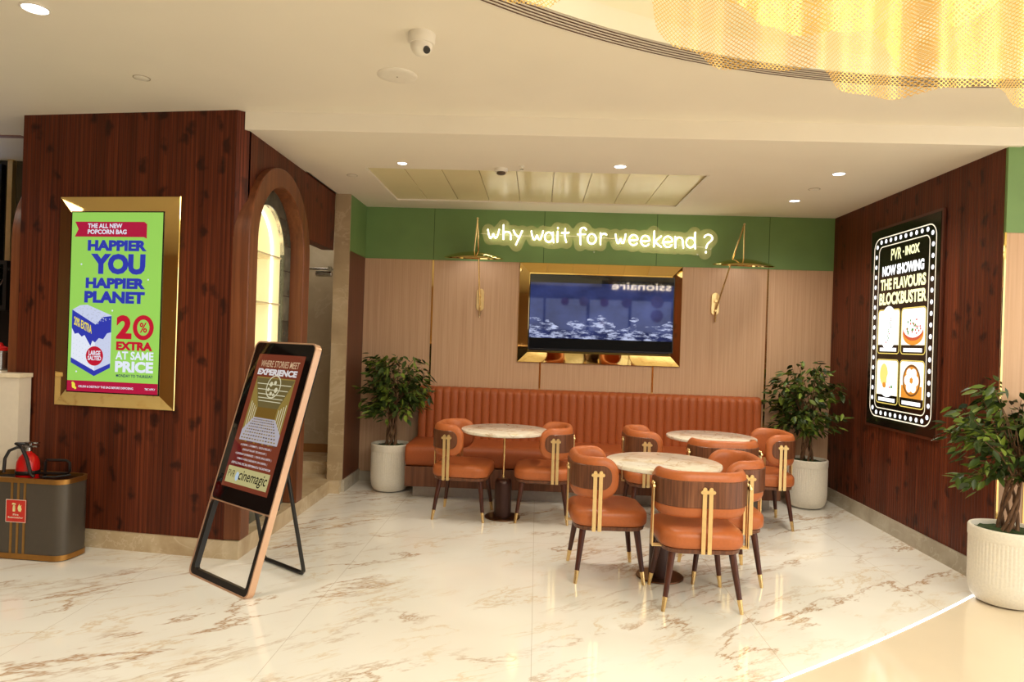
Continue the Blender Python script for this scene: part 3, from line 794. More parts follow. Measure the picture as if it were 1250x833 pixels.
for i in range(7):
    for j in range(5):
        u = .06+.034*i; v = .70+.028*j+.26*(u-.035)
        m.rect(U(u), V(v), U(u)+.004, V(v)+.004, -.003)
for i in range(5):
    for j in range(5):
        u = .33+.03*i; v = .73+.026*j-.22*(u-.30)
        m.rect(U(u), V(v), U(u)+.004, V(v)+.004, -.003)
for i in range(70):
    a, b = rnd.random(), rnd.random()
    p = (.035+a*.265+b*.17, .545+a*.08-b*.03)
    if p[1] > .625 or p[0] > .46: continue
    m.rect(U(p[0]), V(p[1])-.003, U(p[0])+.006, V(p[1])+.003, -.0028)
m.mat(5).text('20% EXTRA', U(.06), V(.628), U(.26), V(.580), -.0034, .03, slope=-.45)
m.mat(2).disc(U(.30), V(.80), .066, -.0036, n=32)
m.mat(0).text('LARGE', U(.235), V(.797), U(.365), V(.770), -.004, .03); m.text('SALTED', U(.225), V(.824), U(.375), V(.800), -.004, .03)
m.mat(5); m.disc(U(.075), V(.968), .013, -.003, .02); m.disc(U(.065), V(.955), .009, -.003); m.disc(U(.095), V(.982), .009, -.003)
m.build('bag_picture', [WHI, BLU, REDI, GREYI, ink('pale bag side', 196, 206, 236), YEL], pop, smooth=None)
m = MB()
for u, v in ((.12, .29), (.86, .37), (.58, .245), (.10, .89), (.48, .545)): m.disc(U(u), V(v), .006, -.002, n=10)
m.build('snow_dots', WHI, pop, smooth=None)

# --- black menu poster on the right wall: local x runs from the far edge to the near edge
QW, QH = 1.05, 1.690
menu = thing('poster_display', 'tall black backlit menu poster with bulb border on the right wall', 'poster', (XR-.006, 6.215, .878), -PI/2)
m = MB(); m.loft([[(x, y, z) for x, z in rrect(-.022, -.022, QW+.022, QH+.022, .004, 1)] for y in (.004, -.012)]); m.build('frame', plain('dark walnut poster frame', rgb(88, 42, 26), .35), menu, smooth=None)
m = MB(); m.box(0, -.016, 0, QW, -.008, QH); m.build('screen', plain('black poster film', rgb(26, 18, 14), .12), menu, smooth=None)
def u(x): return x*QW
def v(y): return QH*(1-y)
Pw = glow('white poster light', rgb(250, 252, 255), 1.25); Py = glow('pale yellow poster light', rgb(252, 250, 190), 1.1); Pg = glow('gold poster line', rgb(240, 214, 110), .9); Pl = glow('cream poster line', rgb(248, 236, 208), .95)
m = MB()
def outline(mb, x0, z0, x1, z1, r, w, y): mb.band(rrect(x0, z0, x1, z1, r, 8), rrect(x0+w, z0+w, x1-w, z1-w, max(.004, r-w), 8), y)
outline(m, u(.055), v(.958), u(.955), v(.042), .10, .009, -.018); outline(m, u(.135), v(.913), u(.875), v(.088), .06, .008, -.018)
m.build('border_line', Pl, menu, smooth=None)
bx0, bx1, bz0, bz1 = u(.095), u(.915), v(.935), v(.065); BL = []
for i in range(1, 11): 
    x = bx0+(bx1-bx0)*i/11; BL += [(x, bz1), (x, bz0)]
for i in range(0, 17):
    z = bz0+.035+(bz1-bz0-.07)*i/16; e_ = .012 if i in (0, 16) else 0
    BL += [(bx0+e_, z), (bx1-e_, z)]
for x, z in BL:
    m = MB(); m.disc(x, z, .0185, -.0185, n=16); m.build('printed_bulb', Pw, menu, smooth=None)
m = MB(); m.text('PVR', u(.33), v(.170), u(.485), v(.112), -.018, .01); m.text('INOX', u(.54), v(.160), u(.74), v(.115), -.018, .05); m.disc(u(.513), v(.139), .009, -.018); m.build('lettering', Py, menu, smooth=None)
m = MB(); m.text('THE FLAVOURS', u(.175), v(.315), u(.835), v(.258), -.018, .04); m.build('lettering', Py, menu, smooth=None)
m = MB(); m.text('BLOCKBUSTER', u(.165), v(.390), u(.850), v(.328), -.018, .04); m.build('lettering', Py, menu, smooth=None)
m = MB(); m.text('NOW SHOWING', u(.20), v(.244), u(.805), v(.192), -.018, .05); m.build('lettering', Pw, menu, smooth=None)
food = [glow('cream food photo', rgb(248, 244, 226), 1.0), glow('amber food photo', rgb(224, 146, 52), .8), glow('white food photo', rgb(250, 250, 252), 1.15), glow('green garnish', rgb(92, 150, 60), .7), glow('red topping', rgb(196, 84, 52), .8), glow('brown bowl', rgb(122, 74, 34), .7), glow('yellow curry', rgb(240, 216, 120), .9)]
def card(x0, v1, x1, v0, kind):
    m = MB(); rnd = random.Random(kind+4)
    a, b, c, d = u(x0), v(v1), u(x1), v(v0)
    m.mat(0); outline(m, a, b, c, d, .035, .007, -.018)
    ib = b+(d-b)*.20; f = [(p[0], max(p[1], ib)) for p in rrect(a+.010, b+.010, c-.010, d-.010, .028, 8)]
    m.mat(1).flat(f, -.0182)
    mx, mz = (a+c)/2, ib+(d-ib)*.47; R = (c-a)*.42
    if kind == 0:
        m.mat(3).disc(mx, mz, R*.92, -.0186, R*1.25)
        for i in range(12): 
            t_ = i/11; m.mat(rnd.choice([4, 5, 4, 6])); m.disc(mx+.05-.07*t_+rnd.uniform(-.02, .02), mz+.08-.2*t_, .008, -.019, n=8)
    elif kind == 1:
        m.mat(2).disc(mx, mz-.05, R, -.0186, R*.62); m.mat(5).disc(mx, mz-.02, R*.98, -.0188, R*.58); m.mat(3).disc(mx, mz, R*.96, -.019, R*.55)
        for i in range(26): 
            q = rnd.uniform(0, 2*PI); w = rnd.uniform(.2, .9); m.mat(rnd.choice([4, 5, 5, 4])); m.disc(mx+R*.9*w*math.cos(q), mz+R*.5*w*math.sin(q), .010, -.0194, n=8)
    elif kind == 2:
        m.mat(3).disc(mx, mz-.01, R, -.0186, R*1.0); m.mat(7).disc(mx-.05, mz+.03, R*.45, -.0190, R*.62); m.mat(2).disc(mx-.04, mz-.06, R*.2, -.0191, R*.16)
        m.mat(3).disc(mx+.06, mz-.02, R*.42, -.0193, R*.5); m.mat(4).disc(mx+.08, mz-.07, .014, -.0196); m.mat(5).disc(mx+.05, mz-.075, .01, -.0196)
    else:
        m.mat(2).rect(a+.03, ib, c-.03, ib+.10, -.0186); m.mat(6).disc(mx, mz, R*.85, -.0188, R*.85); m.mat(2).disc(mx, mz, R*.74, -.0189, R*.74)
        for q in range(6): m.mat(3).disc(mx+R*.42*math.cos(q*PI/3), mz+R*.42*math.sin(q*PI/3), R*.27, -.0192-.0001*q)
    m.mat(3).rect(a+.045, b+(d-b)*.055, c-.045, b+(d-b)*.135, -.0184)
    m.build('menu_card', [Pg]+food, menu, smooth=None)
card(.155, .635, .495, .412, 0); card(.515, .635, .855, .412, 1); card(.155, .885, .495, .662, 2); card(.515, .885, .855, .662, 3)

# --- leaning digital easel
EW = .66; LEAN = math.atan2(.4188, 1.4443); EL = 1.505
ez = thing('easel_display', 'leaning digital advertising easel with rose gold frame in front of the column', 'display stand', (-2.113, 4.142, 0), math.atan2(-.584, .812))
def tilt(o): o.rotation_euler = (-LEAN, 0, 0); return o           # parts are drawn upright, then leaned back
m = MB(); o1 = rrect(0, 0, EW, EL, .045, 8); i1 = rrect(.010, .010, EW-.010, EL-.010, .036, 8)
k = len(o1); m.loft([[(*[o1[j][0]], -.0, o1[j][1]), (o1[j][0], .042, o1[j][1]), (i1[j][0], .042, i1[j][1]), (i1[j][0], .0, i1[j][1])] for j in range(k)], closed=True)
m.box(.008, -.001, .462, EW-.008, .02, .470)
tilt(m.build('frame', M['rosegold'], ez, smooth=30))
m = MB(); a = rrect(.010, .010, EW-.010, .462, .036, 8); b = rrect(.045, .045, EW-.045, .470, .02, 8)
m.loft([[(a[j][0], .004, a[j][1]), (a[j][0], .038, a[j][1]), (b[j][0], .038, b[j][1]), (b[j][0], .004, b[j][1])] for j in range(len(a))], closed=True)
tilt(m.build('lower_frame', M['black'], ez, smooth=30))
m = MB(); m.prism(rrect(.010, .470, EW-.010, EL-.010, .034, 8), 'y', .002, .036); tilt(m.build('screen', M['screenblack'], ez, smooth=30))
m = MB(); m.box(.05, .042, .50, EW-.03, .075, EL-.03); tilt(m.build('back_box', M['black'], ez, smooth=None, bevel=.006))
Ex0, Ex1, Ez0, Ez1 = .078, EW-.078, .560, 1.420
def eu(a): return Ex0+(Ex1-Ex0)*a
def ev(b): return Ez1-(Ez1-Ez0)*b
eES = .66
def eink(n_, r, g, b, s=eES): return glow(n_, rgb(r, g, b), s, .06, base=rgb(10, 8, 8))
m = MB(); m.mat(0).rect(Ex0, Ez0, Ex1, Ez1, .0012); m.mat(1).flat([(eu(0), ev(.86)), (eu(.42), ev(.86)), (eu(.18), ev(.70)), (eu(0), ev(.66))], .0010)
tilt(m.build('picture', [eink('terracotta print', 124, 58, 38), eink('dark red print', 104, 22, 22)], ez, smooth=None))
m = MB(); m.text('WHERE STORIES MEET', eu(.10), ev(.098), eu(.92), ev(.048), .0004, .005); tilt(m.build('lettering', eink('tan lettering', 218, 184, 144), ez, smooth=None))
m = MB(); m.text('EXPERIENCE', eu(.08), ev(.160), eu(.92), ev(.112), .0004, .05)
EBK = eink('black lettering', 26, 22, 18); EWH = eink('white lettering', 232, 226, 224)
lines = ['A SCREENS  |  2 FORMATS  |  GOLD & DELUXE  |', 'STATE OF THE ART TECHNOLOGY  |', '4 DIFFERENT EXPERIENCES  |  FORTE, OPUS, INSTO  |', 'THEMATIC WORLD DESIGNED BY OPUS ORBITAL  |', 'LIFESTYLE ZONE, KIDS, BAR, PERFORMANCE & THE SHOWROOM']
for q, s in enumerate(lines):
    w = (.66, .52, .78, .66, .84)[q]; tilt(m.build('lettering', EWH, ez, smooth=None)); m = MB(); m.text(s, eu(.5-w/2), ev(.680+.034*q+.018), eu(.5+w/2), ev(.680+.034*q), .0004, .01)
tilt(m.build('lettering', EWH, ez, smooth=None))
m = MB(); m.rect(eu(.05), ev(.968), eu(.95), ev(.850), .0008); tilt(m.build('label_strip', eink('pale gold strip', 196, 186, 128), ez, smooth=None))
m = MB(); m.text('PVR', eu(.08), ev(.928), eu(.23), ev(.878), .0003, -.005); tilt(m.build('lettering', EBK, ez, smooth=None)); m = MB(); m.text('cinemagic', eu(.32), ev(.958), eu(.92), ev(.866), .0003, .01, .25)
tilt(m.build('lettering', EBK, ez, smooth=None))
m = MB(); m.disc(eu(.285), ev(.915), .018, .0003, .028); tilt(m.build('emblem', eink('pale blue emblem', 190, 210, 226), ez, smooth=None))
# auditorium photograph on the screen
m = MB(); px0, px1, pz0, pz1 = eu(.10), eu(.92), ev(.655), ev(.175)
def pp(a, b): return (px0+(px1-px0)*a, pz1-(pz1-pz0)*b)
m.mat(0).flat([pp(0, 0), pp(0, 1), pp(1, 1), pp(1, 0)], .0008)
m.mat(1).flat([pp(0, .02), pp(1, .02), pp(.76, .47), pp(.24, .47)], .0006)
m.mat(4).flat([pp(.24, .47), pp(.76, .47), pp(.76, .66), pp(.24, .66)], .0005)
m.mat(2)
for q in range(5):
    b = .10+.09*q-.006*q*q; hw_ = .5-.27*min(1, b/.47)
    m.flat([pp(.5-hw_, b), pp(.5+hw_, b), pp(.5+hw_, b+.012), pp(.5-hw_, b+.012)], .0004)
for sgn in (-1, 1):
    for q in range(4):
        x0 = .5+sgn*(.30+.05*q); m.flat([pp(x0, .48-.03*q), pp(x0+.014, .48-.03*q), pp(x0+.014, .66+.05*q), pp(x0, .66+.05*q)], .0004)
m.mat(2).band([(pp(.5, .14)[0]+.075*math.cos(a*PI/16), pp(.5, .14)[1]+.075*math.sin(a*PI/16)) for a in range(32)], [(pp(.5, .14)[0]+.067*math.cos(a*PI/16), pp(.5, .14)[1]+.067*math.sin(a*PI/16)) for a in range(32)], .0002)
for dx, dz, r in ((-.03, .015, .016), (.01, .025, .014), (.035, -.02, .017), (-.045, -.02, .012), (-.01, -.045, .013), (.02, -.05, .01)): m.mat(2).disc(pp(.5, .14)[0]+dx, pp(.5, .14)[1]+dz, r, .0001)
rnd = random.Random(11)
m.mat(3).flat([pp(.22, .63), pp(.78, .63), pp(1, .84), pp(1, 1), pp(0, 1), pp(0, .84)], .0003)
for row in range(9):
    b = .65+.036*row+.001*row*row; hw_ = .27+.22*row/8; ns = 13
    for q in range(ns):
        xa = .5-hw_+2*hw_*q/ns; wd_ = 2*hw_/ns*.62; m.mat(rnd.choice([0, 4, 5])); m.flat([pp(xa, b), pp(xa+wd_, b), pp(xa+wd_, b+.018), pp(xa, b+.018)], .0001)
tilt(m.build('auditorium_picture', [eink('ochre print', 150, 126, 62), eink('olive ceiling print', 112, 98, 58), eink('light line print', 222, 214, 178), eink('seat print', 186, 180, 186), eink('dark ochre print', 122, 92, 36), eink('brown seat print', 90, 74, 66)], ez, smooth=None))
# rear prop: two tubes and a foot bar
bx, bz = .30, 1.02
def lean(z, y=0): return (y*math.cos(LEAN)+z*math.sin(LEAN), z*math.cos(LEAN)-y*math.sin(LEAN))
m = MB(); y0, z0 = lean(.80, .075)
pl = [(.112, y0, z0), (.112, .446, .06), (.112, .452, .03), (.130, .454, .013), (.16, .455, .013), (.50, .455, .013), (.53, .454, .013), (.548, .452, .03), (.548, .446, .06), (.548, y0, z0)]
m.tube(pl, .0125, 10); m.build('prop_leg', M['black'], ez)

# --- neon sign
NEON=[[(-0.544,2.633),(-0.533,2.578),(-0.516,2.542),(-0.498,2.566),(-0.488,2.602),(-0.478,2.566),(-0.458,2.544),(-0.439,2.59),(-0.429,2.636)],[(-0.385,2.685),(-0.382,2.542)],[(-0.384,2.589),(-0.382,2.594),(-0.378,2.604),(-0.37,2.611),(-0.359,2.616),(-0.347,2.618),(-0.335,2.617),(-0.324,2.612),(-0.316,2.605),(-0.311,2.596),(-0.307,2.542)],[(-0.28,2.632),(-0.263,2.593),(-0.232,2.57)],[(-0.193,2.628),(-0.222,2.558),(-0.252,2.488)],[(-0.098,2.629),(-0.086,2.574),(-0.068,2.538),(-0.05,2.562),(-0.04,2.598),(-0.029,2.562),(-0.009,2.54),(0.011,2.586),(0.021,2.632)],[(0.117,2.6),(0.108,2.612),(0.097,2.62),(0.083,2.624),(0.07,2.622),(0.058,2.615),(0.048,2.603),(0.042,2.589),(0.041,2.573),(0.044,2.557),(0.05,2.543),(0.061,2.532),(0.073,2.526),(0.087,2.525),(0.1,2.529),(0.111,2.538),(0.119,2.55)],[(0.122,2.623),(0.124,2.558),(0.133,2.524)],[(0.171,2.632),(0.171,2.529)],[(0.172,2.672),(0.172,2.666)],[(0.247,2.662),(0.246,2.571),(0.261,2.53)],[(0.215,2.621),(0.282,2.625)],[(0.46,2.662),(0.454,2.67),(0.446,2.677),(0.436,2.68),(0.425,2.68),(0.414,2.676),(0.406,2.669),(0.401,2.66),(0.4,2.65),(0.401,2.595),(0.408,2.51)],[(0.377,2.61),(0.452,2.614)],[(0.564,2.569),(0.561,2.552),(0.554,2.536),(0.543,2.524),(0.529,2.518),(0.514,2.517),(0.5,2.523),(0.488,2.534),(0.48,2.55),(0.477,2.567),(0.479,2.585),(0.486,2.6),(0.497,2.612),(0.511,2.618),(0.526,2.619),(0.54,2.613),(0.552,2.602),(0.56,2.587),(0.564,2.569)],[(0.607,2.628),(0.61,2.515)],[(0.609,2.576),(0.612,2.598),(0.615,2.606),(0.619,2.614),(0.626,2.62),(0.634,2.623),(0.643,2.625),(0.652,2.624),(0.66,2.62),(0.667,2.614)],[(0.76,2.62),(0.77,2.561),(0.786,2.522),(0.801,2.547),(0.81,2.587),(0.82,2.548),(0.837,2.523),(0.854,2.573),(0.862,2.623)],[(0.903,2.563),(0.983,2.569),(0.986,2.578),(0.982,2.593),(0.974,2.606),(0.963,2.615),(0.95,2.62),(0.937,2.62),(0.924,2.616),(0.913,2.607),(0.905,2.595),(0.9,2.58),(0.899,2.564),(0.902,2.549),(0.909,2.535),(0.919,2.524),(0.931,2.517),(0.944,2.515),(0.957,2.517),(0.969,2.524),(0.978,2.534)],[(1.023,2.558),(1.105,2.564),(1.108,2.574),(1.103,2.588),(1.095,2.601),(1.084,2.61),(1.071,2.615),(1.057,2.616),(1.044,2.611),(1.033,2.603),(1.025,2.59),(1.02,2.576),(1.019,2.56),(1.022,2.544),(1.029,2.53),(1.039,2.519),(1.051,2.512),(1.064,2.51),(1.078,2.512),(1.09,2.519),(1.099,2.53)],[(1.151,2.66),(1.152,2.508)],[(1.221,2.613),(1.154,2.556),(1.224,2.506)],[(1.248,2.554),(1.333,2.561),(1.336,2.57),(1.331,2.586),(1.323,2.599),(1.311,2.608),(1.298,2.614),(1.284,2.614),(1.27,2.609),(1.259,2.6),(1.25,2.588),(1.245,2.572),(1.244,2.556),(1.247,2.54),(1.254,2.526),(1.264,2.514),(1.277,2.507),(1.291,2.504),(1.305,2.507),(1.317,2.514),(1.328,2.525)],[(1.363,2.609),(1.369,2.503)],[(1.367,2.558),(1.371,2.579),(1.376,2.591),(1.384,2.6),(1.394,2.606),(1.406,2.608),(1.417,2.605),(1.428,2.599),(1.435,2.589),(1.44,2.578),(1.448,2.503)],[(1.555,2.584),(1.546,2.597),(1.534,2.605),(1.52,2.609),(1.506,2.607),(1.494,2.6),(1.484,2.588),(1.478,2.573),(1.476,2.557),(1.479,2.54),(1.486,2.526),(1.496,2.515),(1.509,2.508),(1.523,2.507),(1.537,2.511),(1.548,2.52),(1.557,2.533)],[(1.564,2.659),(1.561,2.567),(1.569,2.5)],[(1.657,2.617),(1.662,2.627),(1.67,2.635),(1.68,2.64),(1.691,2.643),(1.703,2.642),(1.714,2.639),(1.723,2.633),(1.731,2.625),(1.735,2.616),(1.737,2.605),(1.735,2.595),(1.73,2.585),(1.686,2.545),(1.678,2.507)],[(1.677,2.468),(1.677,2.46)]]
neo = thing('neon_sign', 'white handwritten neon sign reading why wait for weekend ? on the green band', 'neon sign', (0, 0, 0))
def smooth_pts(p, k=3):
    for _ in range(k):
        if len(p) < 3: return p
        q = [p[0]]
        for a, b in zip(p[:-1], p[1:]): q += [tuple(.75*a[i]+.25*b[i] for i in (0, 1)), tuple(.25*a[i]+.75*b[i] for i in (0, 1))]
        p = q+[p[-1]]
    return p
NS = [smooth_pts(s, 2) for s in NEON]
LET = [1, 2, 2, 1, 2, 2, 2, 2, 1, 2, 1, 1, 1, 2, 1, 2, 2, 2]      # strokes per letter
m = MB(); left = LET.pop(0)
for s in NS:
    if left == 0: m.build('neon_letter', M['neon'], neo, smooth=60); m = MB(); left = LET.pop(0)
    left -= 1
    pts = [(x, 6.985, z) for x, z in s]
    m.tube(pts, .0062, 8)
    for e in (pts[0], pts[-1]): m.lathe([(.0005, -.0075), (.0053, -.0053), (.0075, 0), (.0053, .0053), (.0005, .0075)], e[0], e[1], 8, e[2])
m.build('neon_letter', M['neon'], neo, smooth=60)
# glow tinted acrylic backing cut round the letters, tinted with neon glow (outline at a fixed distance from the strokes)
pts = []
for s in NS:
    for a, b in zip(s[:-1], s[1:]):
        n_ = max(1, int(math.hypot(b[0]-a[0], b[1]-a[1])/.01))
        pts += [(a[0]+(b[0]-a[0])*i/n_, a[1]+(b[1]-a[1])*i/n_) for i in range(n_+1)]
PT = np.array(pts); g = .012; R0 = .066
gx = np.arange(PT[:, 0].min()-.1, PT[:, 0].max()+.1, g); gz = np.arange(PT[:, 1].min()-.1, PT[:, 1].max()+.1, g)
DD = np.empty((len(gx), len(gz)))
for i, x in enumerate(gx): DD[i] = np.sqrt(((x-PT[:, 0])[:, None]**2+(PT[:, 1][:, None]-gz[None])**2).min(0))-R0
vs = {}; VL = []; FL = []
def vid(key, p):
    if key not in vs: vs[key] = len(VL); VL.append((p[0], 7.026, p[1]))
    return vs[key]
for i in range(len(gx)-1):
    for j in range(len(gz)-1):
        cs = [(i, j), (i+1, j), (i+1, j+1), (i, j+1)]; d = [DD[c] for c in cs]
        if min(d) > 0: continue
        f = []
        for q in range(4):
            a, b = cs[q], cs[(q+1) % 4]; da, db = d[q], d[(q+1) % 4]
            if da <= 0: f.append(vid(a, (gx[a[0]], gz[a[1]])))
            if (da <= 0) != (db <= 0):
                t_ = da/(da-db); key = tuple(sorted((a, b)))
                f.append(vid(key, (gx[a[0]]+(gx[b[0]]-gx[a[0]])*t_, gz[a[1]]+(gz[b[1]]-gz[a[1]])*t_)))
        if len(f) > 2: FL.append(tuple(f))
m = MB(); m.add(VL, FL)
t = NT('glow tinted acrylic'); acr = t.set(base=rgb(240, 232, 160), rough=.25, alpha=.20)  # yellow tint paints the neon halo into the sheet
ob = m.build('acrylic_backing', acr, neo, smooth=None)
so = ob.modifiers.new('thick', 'SOLIDIFY'); so.thickness = .005; so.offset = 0
m = MB()
for x, z in ((-.50, 2.60), (.12, 2.50), (.55, 2.44), (1.60, 2.44), (1.73, 2.50)): m.cyl((x, 7.046, z), (x, 7.018, z), .006, n=10)
m.build('standoff', M['steel'], neo)
m = MB(); m.tube([(-.62, 7.03, 2.60), (-.2, 7.022, 2.585), (.2, 7.022, 2.60), (.7, 7.022, 2.585), (1.2, 7.022, 2.55), (1.7, 7.022, 2.515)], .002, 6); m.build('wire', M['white'], neo)

# --- wall lamps with disc shades
def wall_lamp(label, bx, bz, px, pz_, cx_):
    t = thing('wall_lamp', label, 'wall lamp', (bx, YB, bz), 0, 'disc wall lamps')
    YD = -.30
    m = MB(); m.prism(rrect(-.040, -.115, .040, .115, .039, 8), 'y', -.018, 0); m.build('wall_plate', M['satinbrass'], t, smooth=30, bevel=.003)
    m = MB(); dx = px-bx; dz = pz_-bz
    m.tube([(0, -.035, -.185), (dx*.02, -.036, -.06), (dx*.55, -.16, .5*dz), (dx, YD, dz)], .0085, 10)
    m.cyl((0, -.045, .03), (0, -.010, .03), .014); m.cyl((0, -.045, -.07), (0, -.010, -.07), .010)
    m.build('arm', M['brass'], t)
    zd = 2.318-bz; ddx = cx_-bx
    m = MB(); m.tube([(dx, YD, dz), (ddx, YD-.01, zd+.05)], .0065, 8); m.lathe([(.001, -.01), (.011, -.004), (.011, .006), (.001, .012)], dx, YD, 12, dz); m.build('drop_rod', M['satinbrass'], t)
    R = .292
    T = Matrix.Translation((ddx, YD-.01, zd)) @ Matrix.Rotation(math.radians(7.5), 4, 'X') @ Matrix.Rotation(math.radians(0.6), 4, 'Y')
    m = MB(); m.lathe([(.004, .060), (.05, .057), (.15, .042), (.24, .018), (R-.006, .000), (R, -.004), (R, -.012), (R-.004, -.014), (R-.012, -.012)], n=64)
    o = m.build('disc_shade', M['gold'], t, smooth=40); o.matrix_local = T
    m = MB(); m.lathe([(.003, -.006), (R-.010, -.006), (R-.010, -.013), (.003, -.013)], n=64)
    o = m.build('diffuser', glow('lamp diffuser', (1, .95, .86, 1), 1.2), t, smooth=30); o.matrix_local = T
    return t
wall_lamp('brass wall lamp with disc shade left of the television', -.605, 1.915, -.632, 2.705, -.655)
wall_lamp('brass wall lamp with slanted arm and disc shade right of the television', 1.800, 1.945, 1.985, 2.715, 1.985)

# ================================================================== FIRE CABINET, COUNTER
BNX, BNY = -3.27, 4.362
BW, BD = .315, .122
cab = thing('fire_cabinet', 'low charcoal cabinet with gold bands standing against the column', 'cabinet', (BNX, BNY, 0), CA*.6)
def rb(k, r=.075): return rrect(-BW-k, -BD-k, BW+k, BD+k, r+k, 10)
m = MB(); o_, i_ = rb(0), rb(-.012)
m.loft([[(*p, .035) for p in o_], [(*p, .497) for p in o_], [(*p, .497) for p in i_], [(*p, .440) for p in i_]], cap=False)
m.add([(*p, .440) for p in i_], [tuple(range(len(i_)))]); m.build('body', M['grey'], cab, smooth=40)
for za, zb in ((.006, .040), (.492, .522)):
    m = MB(); a, b = rb(.004), rb(-.014)
    m.loft([[(*p, za) for p in a], [(*p, zb) for p in a], [(*p, zb) for p in b], [(*p, za) for p in b]], cap=False, closed=True); m.build('gold_band', plain('antique gold', rgb(176, 128, 66), .35, .9), cab, smooth=40)
m = MB(); m.loft([[(*p, 0) for p in rb(-.01)], [(*p, .008) for p in rb(-.01)]]); m.build('foot', M['black'], cab, smooth=40)
m = MB()
for x in (-.045, .0, .045): m.box(x-.008, -BD-.0025, .04, x+.008, -BD+.002, .494)
m.build('gold_stripe', plain('dull gold stripe', rgb(166, 124, 66), .4, .8), cab, smooth=None)
sg = MB(); sg.box(-.080, -BD-.006, .240, .060, -BD-.0026, .385); sgo = sg.build('safety_sign', plain('red sign', rgb(206, 44, 30), .4), cab, smooth=None)
sgo['label'] = 'red fire extinguisher sign'
m = MB(); yy = -BD-.0064
m.mat(0); m.band([(-.080, .240), (.060, .240), (.060, .385), (-.080, .385)], [(-.077, .243), (.057, .243), (.057, .382), (-.077, .382)], yy)
m.text('Fire', -.028, .283, .010, .296, yy, .02); m.text('Extinguisher', -.063, .262, .043, .277, yy, .02)
m.mat(1); m.flat(rrect(-.032, .308, -.014, .338, .004, 4), yy); m.disc(-.023, .342, .008, yy); m.flat([(-.038, .352), (-.012, .352), (-.010, .360), (-.030, .364), (-.036, .360)], yy)
m.flat([(.008, .312), (.024, .308), (.032, .325), (.026, .340), (.030, .352), (.018, .346), (.014, .360), (.006, .345), (.002, .330)], yy)
m.build('sign_print', [plain('sign white', rgb(244, 236, 214), .4), plain('sign pale yellow', rgb(240, 228, 160), .4)], sgo, smooth=None)
m = MB(); m.tube([(.05, .03, .44), (.05, .03, .60), (.06, .03, .615), (.20, .03, .62), (.225, .03, .605), (.228, .03, .55), (.215, .03, .535), (.09, .02, .53), (-.12, .0, .53)], .009, 8)
m.tube([(.08, -.05, .525), (.14, -.09, .53), (.20, -.06, .528), (.24, .02, .53)], .006, 8)
m.build('bracket', M['black'], cab)
m = MB(); m.loft([[(*p, .440) for p in rrect(.05, -.09, .29, .09, .07, 8)], [(*p, .505) for p in rrect(.05, -.09, .29, .09, .07, 8)]]); m.build('inner_tray', M['bezel'], cab, smooth=40)
ext = thing('fire_extinguisher', 'red fire extinguisher with black hose rising from the charcoal cabinet', 'fire extinguisher', (-3.315, 4.362, .441))
m = MB(); m.lathe([(.02, 0), (.062, .002), (.067, .01), (.067, .135), (.064, .165), (.052, .195), (.034, .215), (.020, .224), (.018, .235)], n=40); m.build('cylinder', M['red'], ext, smooth=50)
m = MB(); m.lathe([(.0685, .085), (.0705, .088), (.0705, .108), (.0685, .111)], n=40); m.build('strap', M['black'], ext, smooth=40)
m = MB(); m.lathe([(.019, .232), (.022, .236), (.022, .258), (.014, .262), (.014, .285), (.004, .288)], n=20); m.box(-.03, -.012, .262, .065, .012, .272); m.box(-.02, -.011, .285, .070, .011, .293); m.cyl((.02, -.02, .278), (.02, -.042, .278), .018); m.build('valve', M['steel'], ext, smooth=35)
m = MB(); m.tube([(-.014, -.01, .255), (-.05, -.03, .262), (-.09, -.05, .24), (-.11, -.06, .19), (-.115, -.06, .10)], .010, 10); m.tube([(.0, -.035, .285), (-.03, -.07, .29), (.02, -.085, .27), (.055, -.085, .20), (.080, -.080, .10), (.10, -.075, .08)], .011, 10); m.build('hose', M['black'], ext)

ctr = thing('service_counter', 'white service counter cut by the left edge of the photo', 'counter', (-4.3, 4.79, 0))
m = MB(); m.prism([(-1.2, -.29), (.80, -.29), (.80, -.18), (.53, -.18), (.53, .30), (-1.2, .30)], 'z', .08, 1.14); m.build('body', M['counter'], ctr, smooth=None)
m = MB(); m.prism([(-1.22, -.30), (.81, -.30), (.81, -.175), (.54, -.175), (.54, .32), (-1.22, .32)], 'z', 1.14, 1.17); m.build('worktop', plain('cream worktop', rgb(236, 220, 190), .2), ctr, smooth=None, bevel=.004)
m = MB(); m.box(-1.18, -.27, 0, .50, .27, .08); m.box(.50, -.27, 0, .76, -.19, .08); m.build('kick_plate', M['steel'], ctr, smooth=None)
def pot_cont(x, y, z, lab):
    t = thing('steel_container', lab, 'container', (x, y, z))
    m = MB(); m.lathe([(.055, 0), (.06, .004), (.06, .13), (.064, .133), (.064, .138), (.02, .138)], n=28); m.build('tub', M['steel'], t)
    m = MB(); m.lathe([(.064, .139), (.066, .142), (.055, .16), (.02, .175), (.012, .195), (.002, .198)], n=28); m.build('lid', M['red'], t)
pot_cont(-3.88, 4.80, 1.171, 'steel tub with red lid on the white service counter')
scr = thing('menu_screen', 'pale blue menu screen high on the dark wall at the far left', 'screen', (-5.27, 5.895, 2.05))
m = MB(); m.box(-.45, 0, 0, .46, .05, .88); m.build('case', M['bezel'], scr, smooth=None)
m = MB(); m.box(-.44, -.004, .012, .44, 0, .868); m.build('screen', glow('pale blue screen', rgb(150, 176, 226), .9), scr, smooth=None)
rk = thing('display_rack', 'dark rack of tilted steel trays against the far left wall', 'rack', (-5.0, 5.70, 0))
